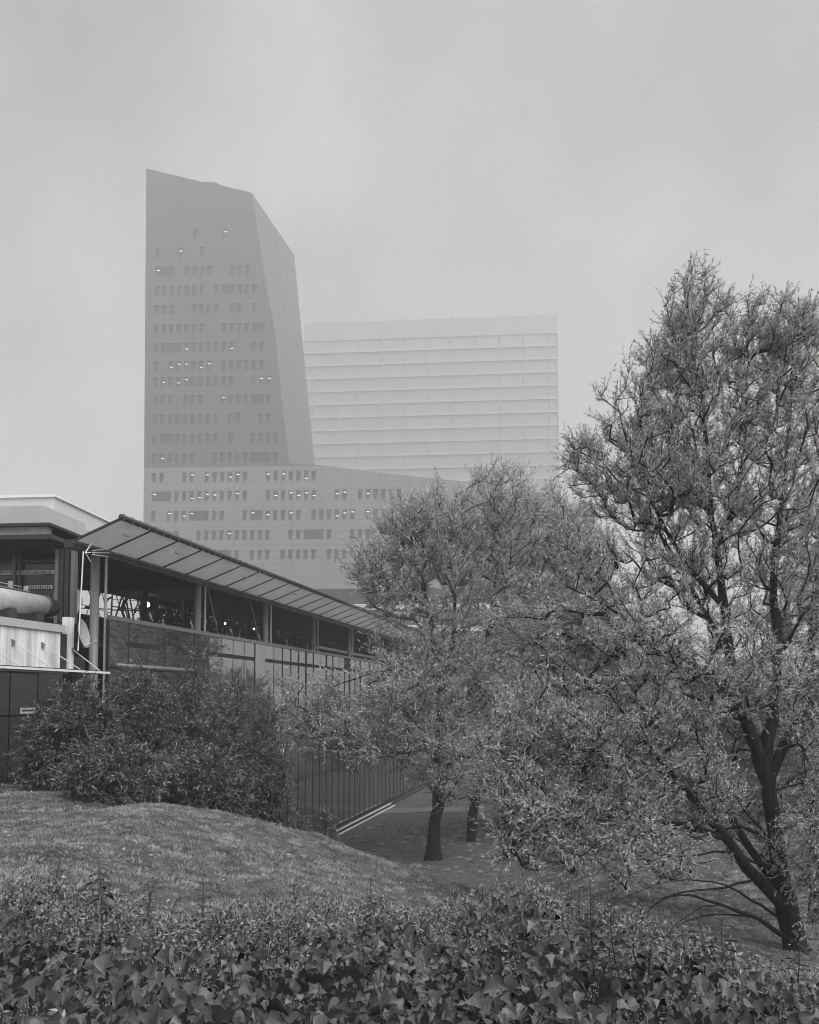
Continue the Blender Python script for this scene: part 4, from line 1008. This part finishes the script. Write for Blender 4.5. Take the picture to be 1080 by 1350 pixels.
# ivy flower umbels: balls of short stalks with round buds
bm_v = np.array([(0,0,1),(.94,0,-.33),(-.47,.82,-.33),(-.47,-.82,-.33)])*.0032; bm_f = np.array([(0,1,2),(0,2,3),(0,3,1),(1,3,2)])
PV, PF, b = [], [], 0; segs = []
for i in range(150):
    x = rng.uniform(-2.8, 2.8); y = rng.uniform(2.2, 5.2)
    if abs(x) > y*.52: continue
    c = np.array([x, y, top_z(x,y)+rng.uniform(-.01,.05)])
    for d in norm(rng.normal(0,1,(22,3))+np.array([0,-.2,.6])):
        e = c+d*.022; PV.append(bm_v+e-hl); PF.append(bm_f+b); b += 4
        segs.append((np.stack([c, e])-hl, np.array([.0007,.0007]), 3))
M['bud'] = mat('ivy_bud', .25, .6, .4, 60)
tag(link('flower_buds', mesh_np('flower_buds', np.concatenate(PV), np.concatenate(PF)), M['bud'], hr), kind='stuff')
V, Fc = tubes_np(segs); tag(link('flower_stalks', mesh_np('flower_stalks', V, Fc), M['small'], hr), kind='stuff')

# upright shoots growing out of the hedge
oval = [mesh_np('leaf', OVAL_V*np.array([1,.8,1]), IVY_F, np.full(len(OVAL_V), tv), OVAL_V, True) for tv in (.3,.6,.9)]
shoots = [(130,1135,4.6,9,.085,'droopy-leaved shoot standing tallest at the left of the hedge'),(52,1178,4.4,5,.05,'short thin shoot near the left end of the hedge'),(205,1160,4.9,6,.05,'small-leaved shoot just right of the tall droopy one'),
 (268,1150,5.0,8,.05,'bushy small shoot left of the hedge\'s centre against the grass'),(385,1165,4.8,6,.05,'thin shoot between the bushy one and the central spire'),(487,1180,4.4,9,.08,'central spire-like shoot with drooping dark leaves'),
 (620,1195,4.7,6,.06,'short shoot below the end of the mound'),(688,1190,4.3,8,.075,'dark leafy shoot in front of the hollow'),(778,1160,3.9,10,.055,'tall twin shoot, its left stem, before the arching branches'),(808,1168,3.8,12,.055,'tall twin shoot, its right stem with pale leaf edges'),
 (918,1205,3.9,9,.06,'pale-leaved shoot left of the willow trunk, its left stem'),(952,1208,3.8,10,.06,'pale-leaved shoot left of the willow trunk, its right stem'),(1052,1215,3.9,8,.055,'shoot in front of the willow trunk at the right'),(860,1235,3.8,7,.06,'low shoot under the arching willow branches')]
ORD = 'first second third fourth fifth sixth seventh eighth ninth tenth eleventh twelfth thirteenth fourteenth fifteenth sixteenth seventeenth eighteenth nineteenth twentieth twenty-first twenty-second twenty-third twenty-fourth twenty-fifth twenty-sixth'.split()
side = ['left end of the hedge', 'left third of the hedge', 'middle of the hedge', 'right third of the hedge', 'right end of the hedge']
for i in range(26):
    px = 25+i*41+rng.uniform(-14, 14); Y = float(rng.uniform(3.9, 5.0)); bxx = (px-540)/F*Y
    zt_ = float(top_z(bxx, Y))+float(rng.uniform(.05, .16)); py = PY0+(H-zt_)/Y*F*1.0+F*math.tan(PITCH)
    shoots.append((px, py, Y, 4+int(rng.integers(0,4)), .032, 'small pale sprig on the hedge, %s from the left in the row of sprigs' % ORD[i]))
for px, py, Y, nl, ll, lb in shoots:
    tp = np.array(at(px, py, Y)); bx_ = tp[0]+random.uniform(-.06,.06); base = np.array([bx_, Y+.02, float(top_z(bx_, Y))-.12])
    rt = thing('hedge_shoot', Vector(base), lb, 'shoot', 'shoots sticking up from the hedge'); ll *= 1.6 if ll > .065 else 1.45
    t = np.linspace(0,1,8)[:,None]; bow = np.array([random.uniform(-.04,.04), 0, 0])
    pts = base+(tp-base)*t+bow*np.sin(t*math.pi); V, Fc = tubes_np([(pts-base, np.linspace(.004,.0016,8), 5)])
    link('stem', mesh_np('stem', V, Fc, smooth=True), M['stem'], rt)
    Lst = np.linalg.norm(tp-base); n_ = max(nl*2, int(Lst/.028)*2)
    for i in range(n_):
        f = .18+.82*(i//2)/(n_/2); c = base+(tp-base)*f+bow*math.sin(f*math.pi)
        a = (i % 2)*math.pi+(i//2)*1.57+random.uniform(-.4,.4); dr = -.3 if ll > .1 else .3
        D_ = np.array([math.cos(a), math.sin(a), dr+random.uniform(-.25,.25)+(.5*(f > .9))])
        place_leaf(rt, oval[i % 3], M['shoot_dark'] if ll > .1 else M['shoot'], c, D_, np.array([0,-.15,1.0])+rng.normal(0,.3,3), ll*(1.1-.6*f)*random.uniform(.6,1.15), base=base)

# ---------------------------------------------------------------- haze
hb = MB(); fr0 = frame(0, 0, 0); hb.box(fr0, -950, 950, -250, 1250, -1.0, 226.0)
hm = bpy.data.materials.new('haze'); hm.use_nodes = True; N = hm.node_tree.nodes; N.clear()
ou = N.new('ShaderNodeOutputMaterial'); pv = N.new('ShaderNodeVolumePrincipled'); pv.inputs['Density'].default_value = HAZE_DENSITY
pv.inputs['Color'].default_value = (.98,.98,.98,1); pv.inputs['Anisotropy'].default_value = .2
hm.node_tree.links.new(pv.outputs[0], ou.inputs['Volume'])
ho = hb.build('haze', hm); tag(ho, 'even pale fog filling the air over the park and round the towers', 'haze', kind='stuff')
print('tris', sum(len(o.data.polygons) for o in bpy.data.objects if o.type == 'MESH'))
